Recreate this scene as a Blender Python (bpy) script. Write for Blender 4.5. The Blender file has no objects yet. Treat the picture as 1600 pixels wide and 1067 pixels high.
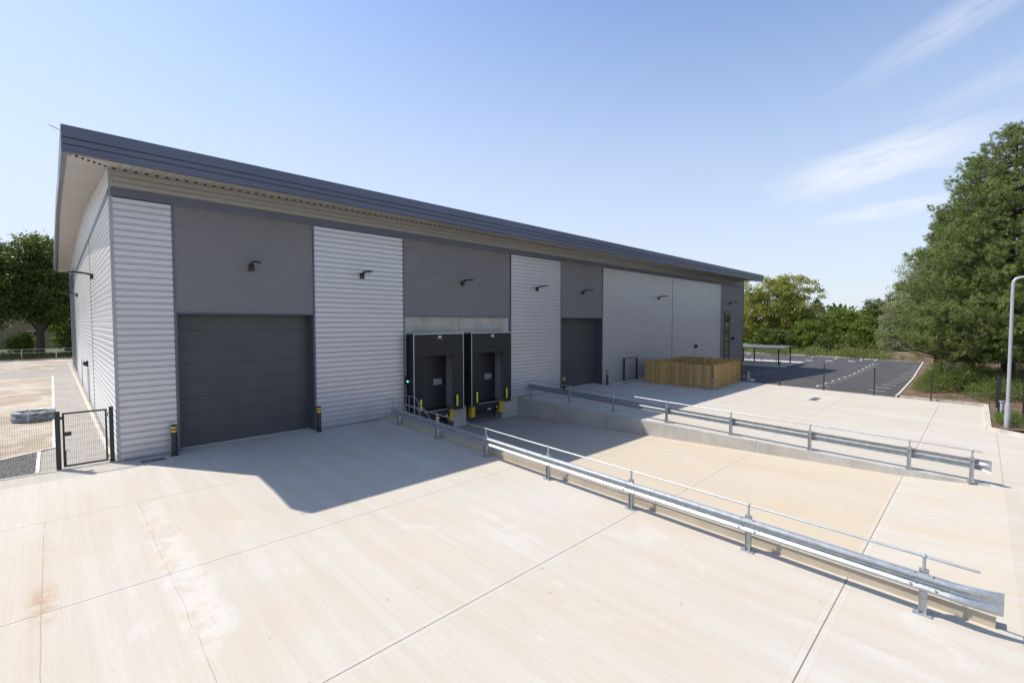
import bpy, bmesh, math, random
import numpy as np
from mathutils import Vector, Matrix, Euler
S = bpy.context.scene
COL = S.collection
R = math.radians
# ------------------------------------------------------------------ camera, sky, sun, exposure
CAM = Vector((-1.471, -20.002, 4.6))
cam = bpy.data.cameras.new('camera'); camo = bpy.data.objects.new('camera', cam); COL.objects.link(camo)
cam.sensor_width = 36; cam.lens = 727.0/1600*36; cam.clip_end = 3000; cam.clip_start = 0.05
HEAD = R(45.29); PITCH = R(2.32365)
camo.location = CAM
camo.rotation_euler = (R(90)-PITCH, 0, HEAD-R(90)+0.0)
S.camera = camo
SUN = Vector((-4.18, 6.36, 10.24)).normalized()
EL = math.asin(SUN.z); AZ = math.atan2(SUN.x, SUN.y)
W = bpy.data.worlds.new('World'); S.world = W; W.use_nodes = True
EXPOSURE = 0.50
SKY_STRENGTH = 0.15
SUN_STRENGTH = 4.0
S.view_settings.view_transform = 'Standard'; S.view_settings.look = 'None'
S.view_settings.exposure = EXPOSURE; S.view_settings.gamma = 1
sl = bpy.data.lights.new('sun', 'SUN'); sl.energy = SUN_STRENGTH; sl.angle = R(0.53); sl.color = (1, 0.945, 0.855)
so = bpy.data.objects.new('sun', sl); COL.objects.link(so)
so.rotation_euler = SUN.to_track_quat('Z', 'Y').to_euler(); so.location = (-20, 30, 50)

# ------------------------------------------------------------------ node helpers
class N:
    def __init__(s, tree): s.t = tree; s.t.nodes.clear()
    def new(s, k, **kw):
        n = s.t.nodes.new(k)
        for a, b in kw.items(): setattr(n, a, b)
        return n
    def put(s, sock, v):
        if v is None: return
        if isinstance(v, bpy.types.NodeSocket): s.t.links.new(v, sock)
        elif isinstance(v, (tuple, list)):
            v = tuple(v)
            if sock.type == 'RGBA' and len(v) == 3: v = v+(1,)
            sock.default_value = v
        else: sock.default_value = v
    def m(s, op, a, b=None, c=None, clamp=False):
        n = s.new('ShaderNodeMath', operation=op, use_clamp=clamp)
        s.put(n.inputs[0], a); s.put(n.inputs[1], b); s.put(n.inputs[2], c)
        return n.outputs[0]
    def vm(s, op, a, b=None):
        n = s.new('ShaderNodeVectorMath', operation=op); s.put(n.inputs[0], a); s.put(n.inputs[1], b)
        return n.outputs['Value'] if op in ('DOT_PRODUCT', 'LENGTH') else n.outputs[0]
    def mix(s, f, a, b, mode='MIX'):
        n = s.new('ShaderNodeMix', data_type='RGBA', blend_type=mode)
        s.put(n.inputs[0], f); s.put(n.inputs[6], a); s.put(n.inputs[7], b)
        return n.outputs[2]
    def noise(s, vec, scale, detail=4, rough=.55, dist=0):
        n = s.new('ShaderNodeTexNoise'); s.put(n.inputs['Vector'], vec); s.put(n.inputs['Scale'], scale)
        s.put(n.inputs['Detail'], detail); s.put(n.inputs['Roughness'], rough); s.put(n.inputs['Distortion'], dist)
        return n.outputs[0]
    def ss(s, x, a, b, lo=0., hi=1.):
        n = s.new('ShaderNodeMapRange', interpolation_type='SMOOTHSTEP')
        s.put(n.inputs[0], x); s.put(n.inputs[1], a); s.put(n.inputs[2], b); s.put(n.inputs[3], lo); s.put(n.inputs[4], hi)
        return n.outputs[0]
    def comb(s, x, y, z):
        n = s.new('ShaderNodeCombineXYZ'); s.put(n.inputs[0], x); s.put(n.inputs[1], y); s.put(n.inputs[2], z); return n.outputs[0]
    def sep(s, v):
        n = s.new('ShaderNodeSeparateXYZ'); s.put(n.inputs[0], v); return n.outputs
    def bump(s, h, dist=.01, strength=1., normal=None):
        n = s.new('ShaderNodeBump'); s.put(n.inputs['Height'], h); n.inputs['Distance'].default_value = dist
        n.inputs['Strength'].default_value = strength; s.put(n.inputs['Normal'], normal); return n.outputs[0]

# world: Nishita sky with thin high cirrus
w = N(W.node_tree)
sky = w.new('ShaderNodeTexSky', sky_type='NISHITA'); sky.sun_disc = False
sky.sun_elevation = EL; sky.sun_rotation = AZ % (2*math.pi); sky.air_density = 1.0; sky.dust_density = .7; sky.ozone_density = 3.; sky.altitude = 50
gen = w.new('ShaderNodeTexCoord').outputs['Generated']
dx, dy, dz = w.sep(gen)[:3]
az = w.m('MULTIPLY', w.m('ARCTAN2', dx, dy), 57.2958)          # azimuth from +Y, degrees
el = w.m('MULTIPLY', w.m('ARCSINE', dz), 57.2958)
def cloud(a0, e0, la, le, tilt, dens, seed):
    a = w.m('SUBTRACT', az, a0); e = w.m('SUBTRACT', el, e0)
    c, s_ = math.cos(R(tilt)), math.sin(R(tilt))
    u = w.m('ADD', w.m('MULTIPLY', a, c), w.m('MULTIPLY', e, s_))
    v = w.m('SUBTRACT', w.m('MULTIPLY', e, c), w.m('MULTIPLY', a, s_))
    r = w.m('SQRT', w.m('ADD', w.m('POWER', w.m('ABSOLUTE', w.m('DIVIDE', u, la)), 2.), w.m('POWER', w.m('ABSOLUTE', w.m('DIVIDE', v, le)), 2.)))
    n1 = w.noise(w.comb(w.m('MULTIPLY', u, .10), w.m('MULTIPLY', v, .55), seed), 1.6, 7, .62, .6)
    mask = w.ss(w.m('ADD', r, w.m('MULTIPLY', w.m('SUBTRACT', n1, .5), 1.6)), 1.15, .25)
    tex = w.ss(n1, .30, .72)
    return w.m('MULTIPLY', w.m('MULTIPLY', mask, w.m('ADD', w.m('MULTIPLY', tex, .7), .3)), dens)
cl = w.m('ADD', cloud(82.3, 14.9, 9.5, 2.5, 9, 1.0, 1.), cloud(89., 25.2, 10, 1.8, 20, .42, 5.))
cl = w.m('ADD', cl, cloud(92., 20., 9, 1.2, 14, .25, 9.))
cl = w.m('ADD', cl, cloud(83.5, 10.6, 6.5, .9, 5, .7, 13.))
cl = w.m('MINIMUM', cl, 1.)
haze = w.ss(w.m('ADD', el, w.m('MULTIPLY', w.ss(az, 20., 85.), 5.)), 47., -4., .0, .95)
skyc = w.mix(haze, w.mix(1., sky.outputs[0], (.93, .965, 1.04), 'MULTIPLY'), (3.55, 3.82, 4.25))
skyc = w.mix(cl, skyc, (4.5, 4.6, 4.85))
bg = w.new('ShaderNodeBackground'); w.put(bg.inputs[0], skyc); bg.inputs[1].default_value = SKY_STRENGTH
w.t.links.new(bg.outputs[0], w.new('ShaderNodeOutputWorld').inputs[0])

# ------------------------------------------------------------------ materials
MAT = {}
def mat(name, col=(.5,.5,.5), rough=.6, metal=0., var=0., vscale=1.5, bump=0., bscale=30., stretch=(1,1,1), spec=.5, extra=None, coat=0.):
    if name in MAT: return MAT[name]
    m = bpy.data.materials.new(name); m.use_nodes = True
    n = N(m.node_tree)
    b = n.new('ShaderNodeBsdfPrincipled'); o = n.new('ShaderNodeOutputMaterial'); n.t.links.new(b.outputs[0], o.inputs[0])
    b.inputs['Roughness'].default_value = rough; b.inputs['Metallic'].default_value = metal
    b.inputs['Specular IOR Level'].default_value = spec; b.inputs['Coat Weight'].default_value = coat
    P = n.new('ShaderNodeTexCoord').outputs['Object']
    V = n.vm('MULTIPLY', P, stretch)
    c = col
    if var:
        f = n.noise(V, vscale, 6, .6)
        c = n.mix(n.ss(f, .3, .7), tuple(x*(1-var) for x in col), tuple(min(1, x*(1+var)) for x in col))
    if extra:
        r = extra(n, P, c, b)
        if r is not None: c = r
    n.put(b.inputs['Base Color'], c)
    if bump: n.put(b.inputs['Normal'], n.bump(n.noise(V, bscale, 4, .6), bump))
    MAT[name] = m
    return m

JY = [-4.6, -9.25, -13.85, -18.3]
def line(n, coord, at, half, soft=.004):   # 1 on the line
    return n.ss(n.m('ABSOLUTE', n.m('SUBTRACT', coord, at)), half+soft, half)
def concrete(tan):
    def f(n, P, c, b):
        x, y, z = n.sep(P)[:3]
        wob = n.m('MULTIPLY', n.m('SUBTRACT', n.noise(P, 1.3, 3), .5), .5)
        # broad mottling, broom streaks that run towards the building, fine grain
        big = n.ss(n.noise(P, .22, 5, .6), .3, .7)
        c = n.mix(big, (.505, .462, .388), (.54, .512, .458))
        if tan: c = n.mix(n.ss(y, -18.3, -18.2, 0., .75), c, (.53, .435, .31))
        st = n.ss(n.noise(n.comb(n.m('MULTIPLY', x, 2.6), n.m('MULTIPLY', y, .10), 0.), 1., 7, .68), .38, .66)
        c = n.mix(n.m('MULTIPLY', st, .5), c, (.45, .38, .285))
        st2 = n.ss(n.noise(n.comb(n.m('MULTIPLY', x, 16.), n.m('MULTIPLY', y, .45), 3.), 1., 4, .7), .3, .75)
        c = n.mix(n.m('MULTIPLY', st2, .22), c, (.43, .385, .33))
        tn = n.ss(n.noise(n.comb(n.m('MULTIPLY', x, .55), n.m('MULTIPLY', y, .22), 7.), 1., 6, .65, .4), .40, .68)
        c = n.mix(n.m('MULTIPLY', tn, .5 if tan else .5), c, (.50, .395, .26) if tan else (.49, .405, .305))
        if tan:   # darker and greyer towards the low end of the dock
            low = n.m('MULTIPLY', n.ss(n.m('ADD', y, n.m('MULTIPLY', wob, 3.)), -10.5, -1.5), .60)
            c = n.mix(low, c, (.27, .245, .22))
        # chalky pale patches and tyre-dark smears
        pale = n.ss(n.noise(P, .55, 7, .72, .8), .57, .70)
        c = n.mix(n.m('MULTIPLY', pale, .33), c, (.60, .57, .53))
        gr = n.noise(P, 24., 3, .7)
        c = n.mix(n.m('MULTIPLY', n.ss(gr, .35, .75), .16), c, (.36, .33, .29))
        spots = n.ss(n.noise(P, 5.5, 2, .4), .755, .775)
        c = n.mix(n.m('MULTIPLY', spots, .4), c, (.25, .2, .16))
        dark = None
        # formed joints parallel to the building, each with trowelled pale margins
        for jy in JY if not tan else [-4.6, -9.25, -13.5, -18.25]:
            d = n.m('ABSOLUTE', n.m('SUBTRACT', n.m('SUBTRACT', y, jy), 0.))
            c = n.mix(n.m('MULTIPLY', n.ss(d, .115, .095), .18), c, (.56, .52, .465))
            c = n.mix(n.ss(d, .122, .112) if False else n.m('MULTIPLY', n.ss(n.m('ABSOLUTE', n.m('SUBTRACT', d, .115)), .012, .004), .18), c, (.33, .28, .22))
            c = n.mix(n.m('MULTIPLY', n.ss(d, .013, .006), .88), c, (.11, .09, .075))
        if not tan:
            for jx, lo, hi, amp in ((0.0, -60, -4.6, .20), (-1.72, -60, -4.6, .10), (24.2, -60, 0, .0), (28.6, -3.0, 0, .0)):
                xx = n.m('SUBTRACT', n.m('SUBTRACT', x, jx), n.m('MULTIPLY', wob, amp))
                d = n.m('ABSOLUTE', xx)
                inr = n.ss(y, hi+.05, hi-.05)
                if amp:
                    brk = n.ss(n.noise(P, 1.1, 3), .36, .46)
                    c = n.mix(n.m('MULTIPLY', n.m('MULTIPLY', n.ss(d, .012, .003), inr), n.m('MULTIPLY', brk, .55)), c, (.25, .18, .12))
                    near = n.m('MULTIPLY', n.ss(d, .42, .0), n.ss(n.noise(n.comb(n.m('MULTIPLY', x, 2.), n.m('MULTIPLY', y, .7), 2.), 1.6, 6, .7), .48, .72))
                    if jx == 0.0:
                        c = n.mix(n.m('MULTIPLY', n.m('MULTIPLY', near, inr), .45), c, (.48, .36, .22))
                    else:
                        rust = n.m('MULTIPLY', n.ss(n.m('ABSOLUTE', n.m('ADD', y, 8.9)), 1.3, .1), n.ss(d, .30, .0))
                        rust = n.m('MULTIPLY', rust, n.ss(n.noise(P, 3.2, 6, .7), .38, .62))
                        c = n.mix(n.m('MULTIPLY', rust, .75), c, (.36, .22, .10))
                        c = n.mix(n.m('MULTIPLY', n.m('MULTIPLY', near, inr), .3), c, (.46, .33, .2))
                else:
                    c = n.mix(n.m('MULTIPLY', n.ss(d, .012, .005), .75), c, (.16, .13, .11))
            # washed-out cement slurry beside the middle crack
            dd = n.m('ABSOLUTE', n.m('SUBTRACT', x, n.m('ADD', .22, n.m('MULTIPLY', wob, .9))))
            sl = n.m('MULTIPLY', n.ss(dd, .46, .18), n.m('MULTIPLY', n.ss(y, -6.1, -7.6), n.ss(y, -12.7, -11.6)))
            sl2 = n.m('MULTIPLY', n.ss(dd, .45, .1), n.m('MULTIPLY', n.ss(y, -4.7, -4.9), n.ss(y, -7.2, -6.2)))
            sl = n.m('MULTIPLY', n.m('ADD', sl, n.m('MULTIPLY', sl2, .7)), n.ss(n.noise(P, 2.3, 6, .75), .40, .55))
            c = n.mix(n.m('MULTIPLY', sl, .38), c, (.62, .60, .57))
            # long grey trowel patch along the facade
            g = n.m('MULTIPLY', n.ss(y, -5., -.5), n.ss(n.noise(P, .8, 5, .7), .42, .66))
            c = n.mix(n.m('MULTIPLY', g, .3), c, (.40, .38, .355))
        n.put(b.inputs['Roughness'], .86)
        h = n.m('ADD', n.m('MULTIPLY', st2, .6), n.m('MULTIPLY', gr, .5))
        n.put(b.inputs['Normal'], n.bump(h, .004, .7))
        return c
    return f
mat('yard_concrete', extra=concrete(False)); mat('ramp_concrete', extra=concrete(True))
def wallcon(n, P, c, b):
    x, y, z = n.sep(P)[:3]
    c = n.mix(n.ss(n.noise(P, .9, 6, .65), .3, .7), (.36, .345, .31), (.47, .45, .41))
    v = n.ss(n.noise(n.comb(n.m('MULTIPLY', x, 6.), n.m('MULTIPLY', y, 6.), n.m('MULTIPLY', z, .5)), 1., 6, .7), .45, .75)
    c = n.mix(n.m('MULTIPLY', v, .45), c, (.29, .27, .235))
    c = n.mix(n.m('MULTIPLY', n.ss(n.noise(P, 1.7, 6, .7), .55, .7), .3), c, (.55, .53, .49))
    for jx in (14.36, 11.95):
        c = n.mix(n.m('MULTIPLY', line(n, x, jx, .012), .7), c, (.13, .12, .11))
    for jy in (-6.4, -13.6):
        c = n.mix(n.m('MULTIPLY', line(n, y, jy, .02), .6), c, (.24, .2, .16))
    n.put(b.inputs['Normal'], n.bump(n.noise(P, 14., 5, .7), .006, .8)); b.inputs['Roughness'].default_value = .85
    return c
mat('wall_concrete', extra=wallcon)
def kerbtan(n, P, c, b):
    c = n.mix(n.ss(n.noise(P, 1.2, 6, .65), .3, .7), (.43, .365, .275), (.50, .435, .335))
    c = n.mix(n.m('MULTIPLY', n.ss(n.noise(P, 8., 4, .65), .5, .8), .4), c, (.33, .27, .19))
    n.put(b.inputs['Normal'], n.bump(n.noise(P, 30., 4, .7), .004, .8)); b.inputs['Roughness'].default_value = .85
    return c
mat('tan_concrete', extra=kerbtan)
def cladding(base, pitch):
    def f(n, P, c, b):
        x, y, z = n.sep(P)[:3]
        u = n.m('ADD', x, y)
        # sheets are one metre of cover each with slightly different sheen; rain streaks low down
        cell = n.noise(n.comb(n.m('FLOOR', n.m('MULTIPLY', u, .17)), n.m('FLOOR', n.m('MULTIPLY', z, 1.)), 3.), 3.7, 0)
        c = n.mix(cell, tuple(v*.955 for v in base), tuple(min(1, v*1.045) for v in base))
        c = n.mix(n.m('MULTIPLY', n.ss(n.noise(n.comb(n.m('MULTIPLY', u, 2.), 0., n.m('MULTIPLY', z, .3)), 1., 6, .7), .45, .8), .12), c, tuple(v*.8 for v in base))
        c = n.mix(n.m('MULTIPLY', n.ss(n.m('ADD', z, n.noise(P, 2., 4)), 1.3, .45), .22), c, (.35, .32, .28))
        h = n.noise(P, 1.1, 3, .5)
        n.put(b.inputs['Normal'], n.bump(h, .006, .5))
        return c
    return f
mat('silver_cladding', rough=.36, metal=.5, extra=cladding((.55, .54, .56), .2167))
mat('gable_cladding', rough=.42, metal=.25, extra=cladding((.60, .60, .60), .2167))
mat('upper_cladding_shaded', rough=.45, metal=.15, extra=cladding((.36, .355, .345), .2167))  # silver sheet toned down; shade under the eaves put into its colour
mat('dark_cladding', rough=.45, metal=.2, extra=cladding((.20, .19, .20), .1))
mat('flashing', (.115, .125, .17), .45, .2, var=.08, vscale=.6)
mat('fascia', (.105, .118, .165), .42, .25, var=.07, vscale=.35, bump=.004, bscale=.9)
mat('fascia_line', (.02, .022, .03), .6)
mat('soffit', (.46, .445, .42), .55, .1, var=.05, vscale=.5)
mat('roof', (.30, .31, .33), .45, .3, var=.06)
def door_panels(n, P, c, b):
    z = n.sep(P)[2]
    fr = n.m('ABSOLUTE', n.m('SUBTRACT', n.m('FRACT', n.m('DIVIDE', z, .615)), .5))
    ln = n.ss(fr, .484, .492)
    c = n.mix(n.ss(n.noise(P, .8, 5, .6), .3, .7), (.050, .052, .056), (.062, .064, .068))
    c = n.mix(n.m('MULTIPLY', n.ss(n.m('ADD', z, n.m('MULTIPLY', n.noise(P, 1.5, 5), .8)), 1.2, .2), .25), c, (.12, .11, .1))
    c = n.mix(n.m('MULTIPLY', ln, .6), c, (.025, .026, .03))
    rb = n.m('SINE', n.m('MULTIPLY', z, 6.2832/.077))
    n.put(b.inputs['Normal'], n.bump(n.m('SUBTRACT', n.m('MULTIPLY', rb, .12), ln), .006, .8))
    return c
mat('door_steel', rough=.42, metal=.0, extra=door_panels)
mat('dock_door_steel_shaded', (.024, .025, .028), .5, var=.1, vscale=2)  # near-black copy of the door steel; shade of the recess put into colour
mat('reveal', (.075, .082, .105), .45, .1)
mat('black_paint', (.018, .017, .017), .38, var=.2, vscale=6)
mat('black_fabric', (.008, .008, .009), .55, var=.25, vscale=2, bump=.01, bscale=3)
mat('void', (.01, .01, .01), .9)
mat('alu', (.55, .55, .54), .4, .3)
mat('galv', (.43, .46, .48), .42, .75, var=.13, vscale=7, bump=.002, bscale=40)
mat('galv_dull', (.42, .44, .45), .5, .6, var=.12, vscale=5)
mat('yellow', (.60, .39, .02), .5, var=.1, vscale=5)
mat('yellow_tape', (.75, .50, .03), .4)
mat('lime', (.70, .72, .05), .45)
mat('white', (.78, .78, .78), .45)
mat('lens', (.55, .57, .58), .2)
mat('glass', (.03, .04, .045), .03, .0, spec=1.)
mat('conduit', (.34, .35, .37), .5, .2)
mat('canopy_sheet', (.16, .19, .20), .25, .0, spec=.6)
mat('timber_pale', (.55, .46, .33), .7, var=.1)
mat('sticker', (.55, .52, .18), .5)
mat('gratem', (.045, .045, .045), .6, .4)
mat('lamp_paint', (.40, .43, .46), .45, .35, var=.05)
def led():
    m = mat('green_led', (.1, .6, .4), .3); b = m.node_tree.nodes
    p = [k for k in b if k.type == 'BSDF_PRINCIPLED'][0]; p.inputs['Emission Color'].default_value = (.25, 1, .7, 1); p.inputs['Emission Strength'].default_value = 1.3
led()
def wood(n, P, c, b):
    x, y, z = n.sep(P)[:3]
    u = n.m('MULTIPLY', n.m('ADD', x, y), 1/.15)
    cell = n.m('FLOOR', u)
    tone = n.noise(n.comb(cell, 5., 1.), 1.37, 0)
    c = n.mix(n.ss(tone, .3, .7), (.40, .235, .075), (.60, .39, .145))
    g = n.ss(n.noise(n.comb(n.m('MULTIPLY', u, 1.6), cell, n.m('MULTIPLY', z, .7)), 2., 6, .7, .5), .35, .7)
    c = n.mix(n.m('MULTIPLY', g, .45), c, (.23, .145, .06))
    c = n.mix(n.m('MULTIPLY', n.ss(n.noise(P, 4.2, 2), .70, .74), .7), c, (.11, .06, .03))
    gap = n.ss(n.m('ABSOLUTE', n.m('SUBTRACT', n.m('FRACT', u), .5)), .455, .475)
    c = n.mix(n.m('MULTIPLY', gap, .85), c, (.07, .045, .02))
    n.put(b.inputs['Normal'], n.bump(n.m('SUBTRACT', 0., gap), .01, .8))
    return c
mat('fence_timber', rough=.72, extra=wood)
def asphalt(n, P, c, b):
    c = n.mix(n.ss(n.noise(P, .25, 6, .65, .5), .3, .7), (.050, .048, .048), (.070, .066, .064))
    c = n.mix(n.m('MULTIPLY', n.ss(n.noise(P, 22., 3, .7), .5, .75), .5), c, (.10, .10, .10))
    x, y, z = n.sep(P)[:3]
    tr = n.ss(n.noise(n.comb(n.m('MULTIPLY', x, .06), n.m('MULTIPLY', y, .9), 0.), 1.5, 5, .6, .6), .52, .68)
    c = n.mix(n.m('MULTIPLY', tr, .3), c, (.10, .095, .09))
    n.put(b.inputs['Normal'], n.bump(n.noise(P, 60., 3, .7), .006, .8)); b.inputs['Roughness'].default_value = .8
    return c
mat('asphalt', extra=asphalt)
def paint(n, P, c, b):
    return n.mix(n.ss(n.noise(P, 9., 5, .7), .62, .72), (.72, .72, .70), (.25, .25, .25))
mat('road_paint', rough=.6, extra=paint)
def paving(n, P, c, b):
    br = n.new('ShaderNodeTexBrick'); n.put(br.inputs['Vector'], P); br.inputs['Scale'].default_value = 1.
    br.inputs['Brick Width'].default_value = .2; br.inputs['Row Height'].default_value = .1; br.inputs['Mortar Size'].default_value = .006
    br.inputs['Color1'].default_value = (.36, .335, .30, 1); br.inputs['Color2'].default_value = (.28, .262, .24, 1); br.inputs['Mortar'].default_value = (.16, .14, .12, 1)
    c = n.mix(n.m('MULTIPLY', n.ss(n.noise(P, .7, 5, .65), .4, .7), .35), br.outputs[0], (.43, .39, .33))
    b.inputs['Roughness'].default_value = .85
    return c
mat('block_paving', extra=paving)
def dirt(n, P, c, b):
    c = n.mix(n.ss(n.noise(P, .35, 7, .68, .6), .38, .62), (.30, .24, .17), (.46, .41, .345))
    c = n.mix(n.m('MULTIPLY', n.ss(n.noise(P, 1.6, 6, .7), .5, .7), .5), c, (.25, .195, .135))
    c = n.mix(n.m('MULTIPLY', n.ss(n.noise(P, 18., 3, .7), .5, .8), .3), c, (.22, .17, .12))
    n.put(b.inputs['Normal'], n.bump(n.noise(P, 6., 6, .7), .03, .8)); b.inputs['Roughness'].default_value = .9
    return c
mat('sandy_yard', extra=dirt)
def soil(n, P, c, b):
    c = n.mix(n.ss(n.noise(P, .6, 7, .68, .6), .35, .65), (.095, .06, .04), (.21, .135, .085))
    c = n.mix(n.m('MULTIPLY', n.ss(n.noise(P, 9., 4, .7), .55, .7), .6), c, (.30, .21, .13))
    n.put(b.inputs['Normal'], n.bump(n.noise(P, 5., 7, .75), .12, 1.)); b.inputs['Roughness'].default_value = .95
    return c
mat('soil', extra=soil)
def gravel(n, P, c, b):
    v = n.new('ShaderNodeTexVoronoi'); n.put(v.inputs['Vector'], P); v.inputs['Scale'].default_value = 26.
    bw = n.new('ShaderNodeRGBToBW'); n.put(bw.inputs[0], v.outputs['Color'])
    c = n.mix(bw.outputs[0], (.09, .088, .085), (.30, .29, .28))
    c = n.mix(n.ss(v.outputs['Distance'], .3, .75), c, (.02, .02, .02))
    n.put(b.inputs['Normal'], n.bump(n.m('SUBTRACT', 0., v.outputs['Distance']), .03, 1.)); b.inputs['Roughness'].default_value = .9
    return c
mat('gravel', extra=gravel)
def grassm(n, P, c, b):
    c = n.mix(n.ss(n.noise(P, .15, 7, .7, .5), .35, .65), (.06, .085, .022), (.15, .15, .06))
    n.put(b.inputs['Normal'], n.bump(n.noise(P, 8., 6, .7), .2, 1.)); b.inputs['Roughness'].default_value = .95
    return c
mat('grass_ground', extra=grassm)
mat('kerb', (.50, .46, .40), .85, var=.18, vscale=3, bump=.006, bscale=20)
mat('kerb_pale', (.62, .59, .54), .85, var=.12, vscale=2)
mat('bark', (.085, .065, .045), .9, var=.35, vscale=9, bump=.05, bscale=8, stretch=(1,1,.25))
mat('bark_pale', (.26, .20, .14), .9, var=.3, vscale=9, bump=.03, bscale=10)
mat('house_wall', (.34, .26, .14), .85, var=.1, vscale=3)
mat('house_roof', (.16, .09, .06), .85, var=.2, vscale=3)
def leafmat(name, a, bb, trans=.35):
    m = bpy.data.materials.new(name); m.use_nodes = True; n = N(m.node_tree)
    o = n.new('ShaderNodeOutputMaterial'); at = n.new('ShaderNodeAttribute'); at.attribute_name = 'tone'
    P = n.new('ShaderNodeTexCoord').outputs['Object']
    f = n.m('ADD', n.m('MULTIPLY', at.outputs['Fac'], .75), n.m('MULTIPLY', n.ss(n.noise(P, .45, 3), .3, .7), .25))
    c = n.mix(f, a, bb)
    p = n.new('ShaderNodeBsdfPrincipled'); n.put(p.inputs['Base Color'], c); p.inputs['Roughness'].default_value = .5; p.inputs['Specular IOR Level'].default_value = .35
    t = n.new('ShaderNodeBsdfTranslucent'); n.put(t.inputs[0], n.mix(.5, c, (bb[0]*1.3, bb[1]*1.4, bb[2]*.6)))
    mx = n.new('ShaderNodeMixShader'); mx.inputs[0].default_value = trans
    n.t.links.new(p.outputs[0], mx.inputs[1]); n.t.links.new(t.outputs[0], mx.inputs[2]); n.t.links.new(mx.outputs[0], o.inputs[0])
    MAT[name] = m
leafmat('leaf_oak', (.034, .060, .012), (.14, .185, .036))
leafmat('leaf_yellow', (.13, .15, .03), (.37, .365, .095), .43)
leafmat('leaf_green', (.070, .115, .02), (.23, .28, .055), .42)
leafmat('leaf_deep', (.042, .074, .014), (.14, .18, .038), .36)
leafmat('leaf_willow', (.15, .175, .09), (.37, .39, .23), .35)
leafmat('needle_pine', (.036, .068, .019), (.22, .265, .075), .2)
leafmat('needle_blue', (.030, .048, .030), (.075, .10, .065), .12)
leafmat('leaf_shrub', (.065, .10, .022), (.19, .24, .06), .3)
leafmat('leaf_weed', (.07, .10, .025), (.22, .24, .075), .35)
leafmat('grass_blade', (.07, .095, .025), (.26, .24, .09), .35)

# ------------------------------------------------------------------ mesh helpers
class MB:
    def __init__(s): s.v = []; s.f = []; s.sm = False
    def add(s, vs, fs):
        o = len(s.v); s.v += [tuple(v) for v in vs]; s.f += [tuple(i+o for i in f) for f in fs]; return s
    def box(s, x0, x1, y0, y1, z0, z1):
        vs = [(x0,y0,z0),(x1,y0,z0),(x1,y1,z0),(x0,y1,z0),(x0,y0,z1),(x1,y0,z1),(x1,y1,z1),(x0,y1,z1)]
        return s.add(vs, [(0,3,2,1),(4,5,6,7),(0,1,5,4),(1,2,6,5),(2,3,7,6),(3,0,4,7)])
    def hexa(s, b, t):   # bottom 4 pts, top 4 pts (ccw)
        return s.add(list(b)+list(t), [(0,3,2,1),(4,5,6,7),(0,1,5,4),(1,2,6,5),(2,3,7,6),(3,0,4,7)])
    def tube(s, pts, r, n=10, cap=True):
        pts = [Vector(p) for p in pts]; rs = r if isinstance(r, (list, tuple)) else [r]*len(pts)
        o = len(s.v); prev = None
        for i, p in enumerate(pts):
            d = (pts[min(i+1, len(pts)-1)]-pts[max(i-1, 0)]).normalized()
            if prev is None:
                a = d.orthogonal().normalized()
            else:
                a = (prev-d*prev.dot(d)).normalized()
            prev = a; b = d.cross(a)
            for k in range(n):
                t = 2*math.pi*k/n
                s.v.append(tuple(p+(a*math.cos(t)+b*math.sin(t))*rs[i]))
        for i in range(len(pts)-1):
            for k in range(n):
                s.f.append((o+i*n+k, o+i*n+(k+1)%n, o+(i+1)*n+(k+1)%n, o+(i+1)*n+k))
        if cap:
            s.f.append(tuple(o+k for k in reversed(range(n)))); s.f.append(tuple(o+(len(pts)-1)*n+k for k in range(n)))
        return s
    def prism(s, prof, axis, a, b):   # closed 2D profile extruded: axis 'x': prof=(y,z); 'y': prof=(x,z); 'z': prof=(x,y)
        n = len(prof); mk = {'x': lambda p, t: (t, p[0], p[1]), 'y': lambda p, t: (p[0], t, p[1]), 'z': lambda p, t: (p[0], p[1], t)}[axis]
        return s.add([mk(p, a) for p in prof]+[mk(p, b) for p in prof],
                     [(i, (i+1)%n, n+(i+1)%n, n+i) for i in range(n)]+[tuple(reversed(range(n))), tuple(range(n, 2*n))])
    def strip(s, A, B):   # open sheet between two polylines
        n = len(A); return s.add(list(A)+list(B), [(i, i+1, n+i+1, n+i) for i in range(n-1)])
    def ball(s, c, r, nu=12, nv=8, sz=1.):
        vs = []; fs = []
        for j in range(nv+1):
            ph = math.pi*j/nv
            for i in range(nu):
                th = 2*math.pi*i/nu; vs.append((c[0]+r*math.sin(ph)*math.cos(th), c[1]+r*math.sin(ph)*math.sin(th), c[2]+r*sz*math.cos(ph)))
        for j in range(nv):
            for i in range(nu): fs.append((j*nu+i, (j+1)*nu+i, (j+1)*nu+(i+1)%nu, j*nu+(i+1)%nu))
        return s.add(vs, fs)
    def build(s, name, m, parent=None, smooth=False, bevel=0.):
        me = bpy.data.meshes.new(name); me.from_pydata(s.v, [], s.f); me.validate(); me.update()
        bm = bmesh.new(); bm.from_mesh(me); bmesh.ops.recalc_face_normals(bm, faces=bm.faces) if not s.sm else None
        if smooth:
            for f in bm.faces: f.smooth = True
        bm.to_mesh(me); bm.free()
        if smooth: me.set_sharp_from_angle(angle=R(40))
        o = bpy.data.objects.new(name, me); COL.objects.link(o); me.materials.append(MAT[m])
        if parent: o.parent = parent; o.matrix_parent_inverse = Matrix.Translation(-parent.location)
        if bevel:
            b = o.modifiers.new('bevel', 'BEVEL'); b.width = bevel; b.segments = 2; b.limit_method = 'ANGLE'
        return o
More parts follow.
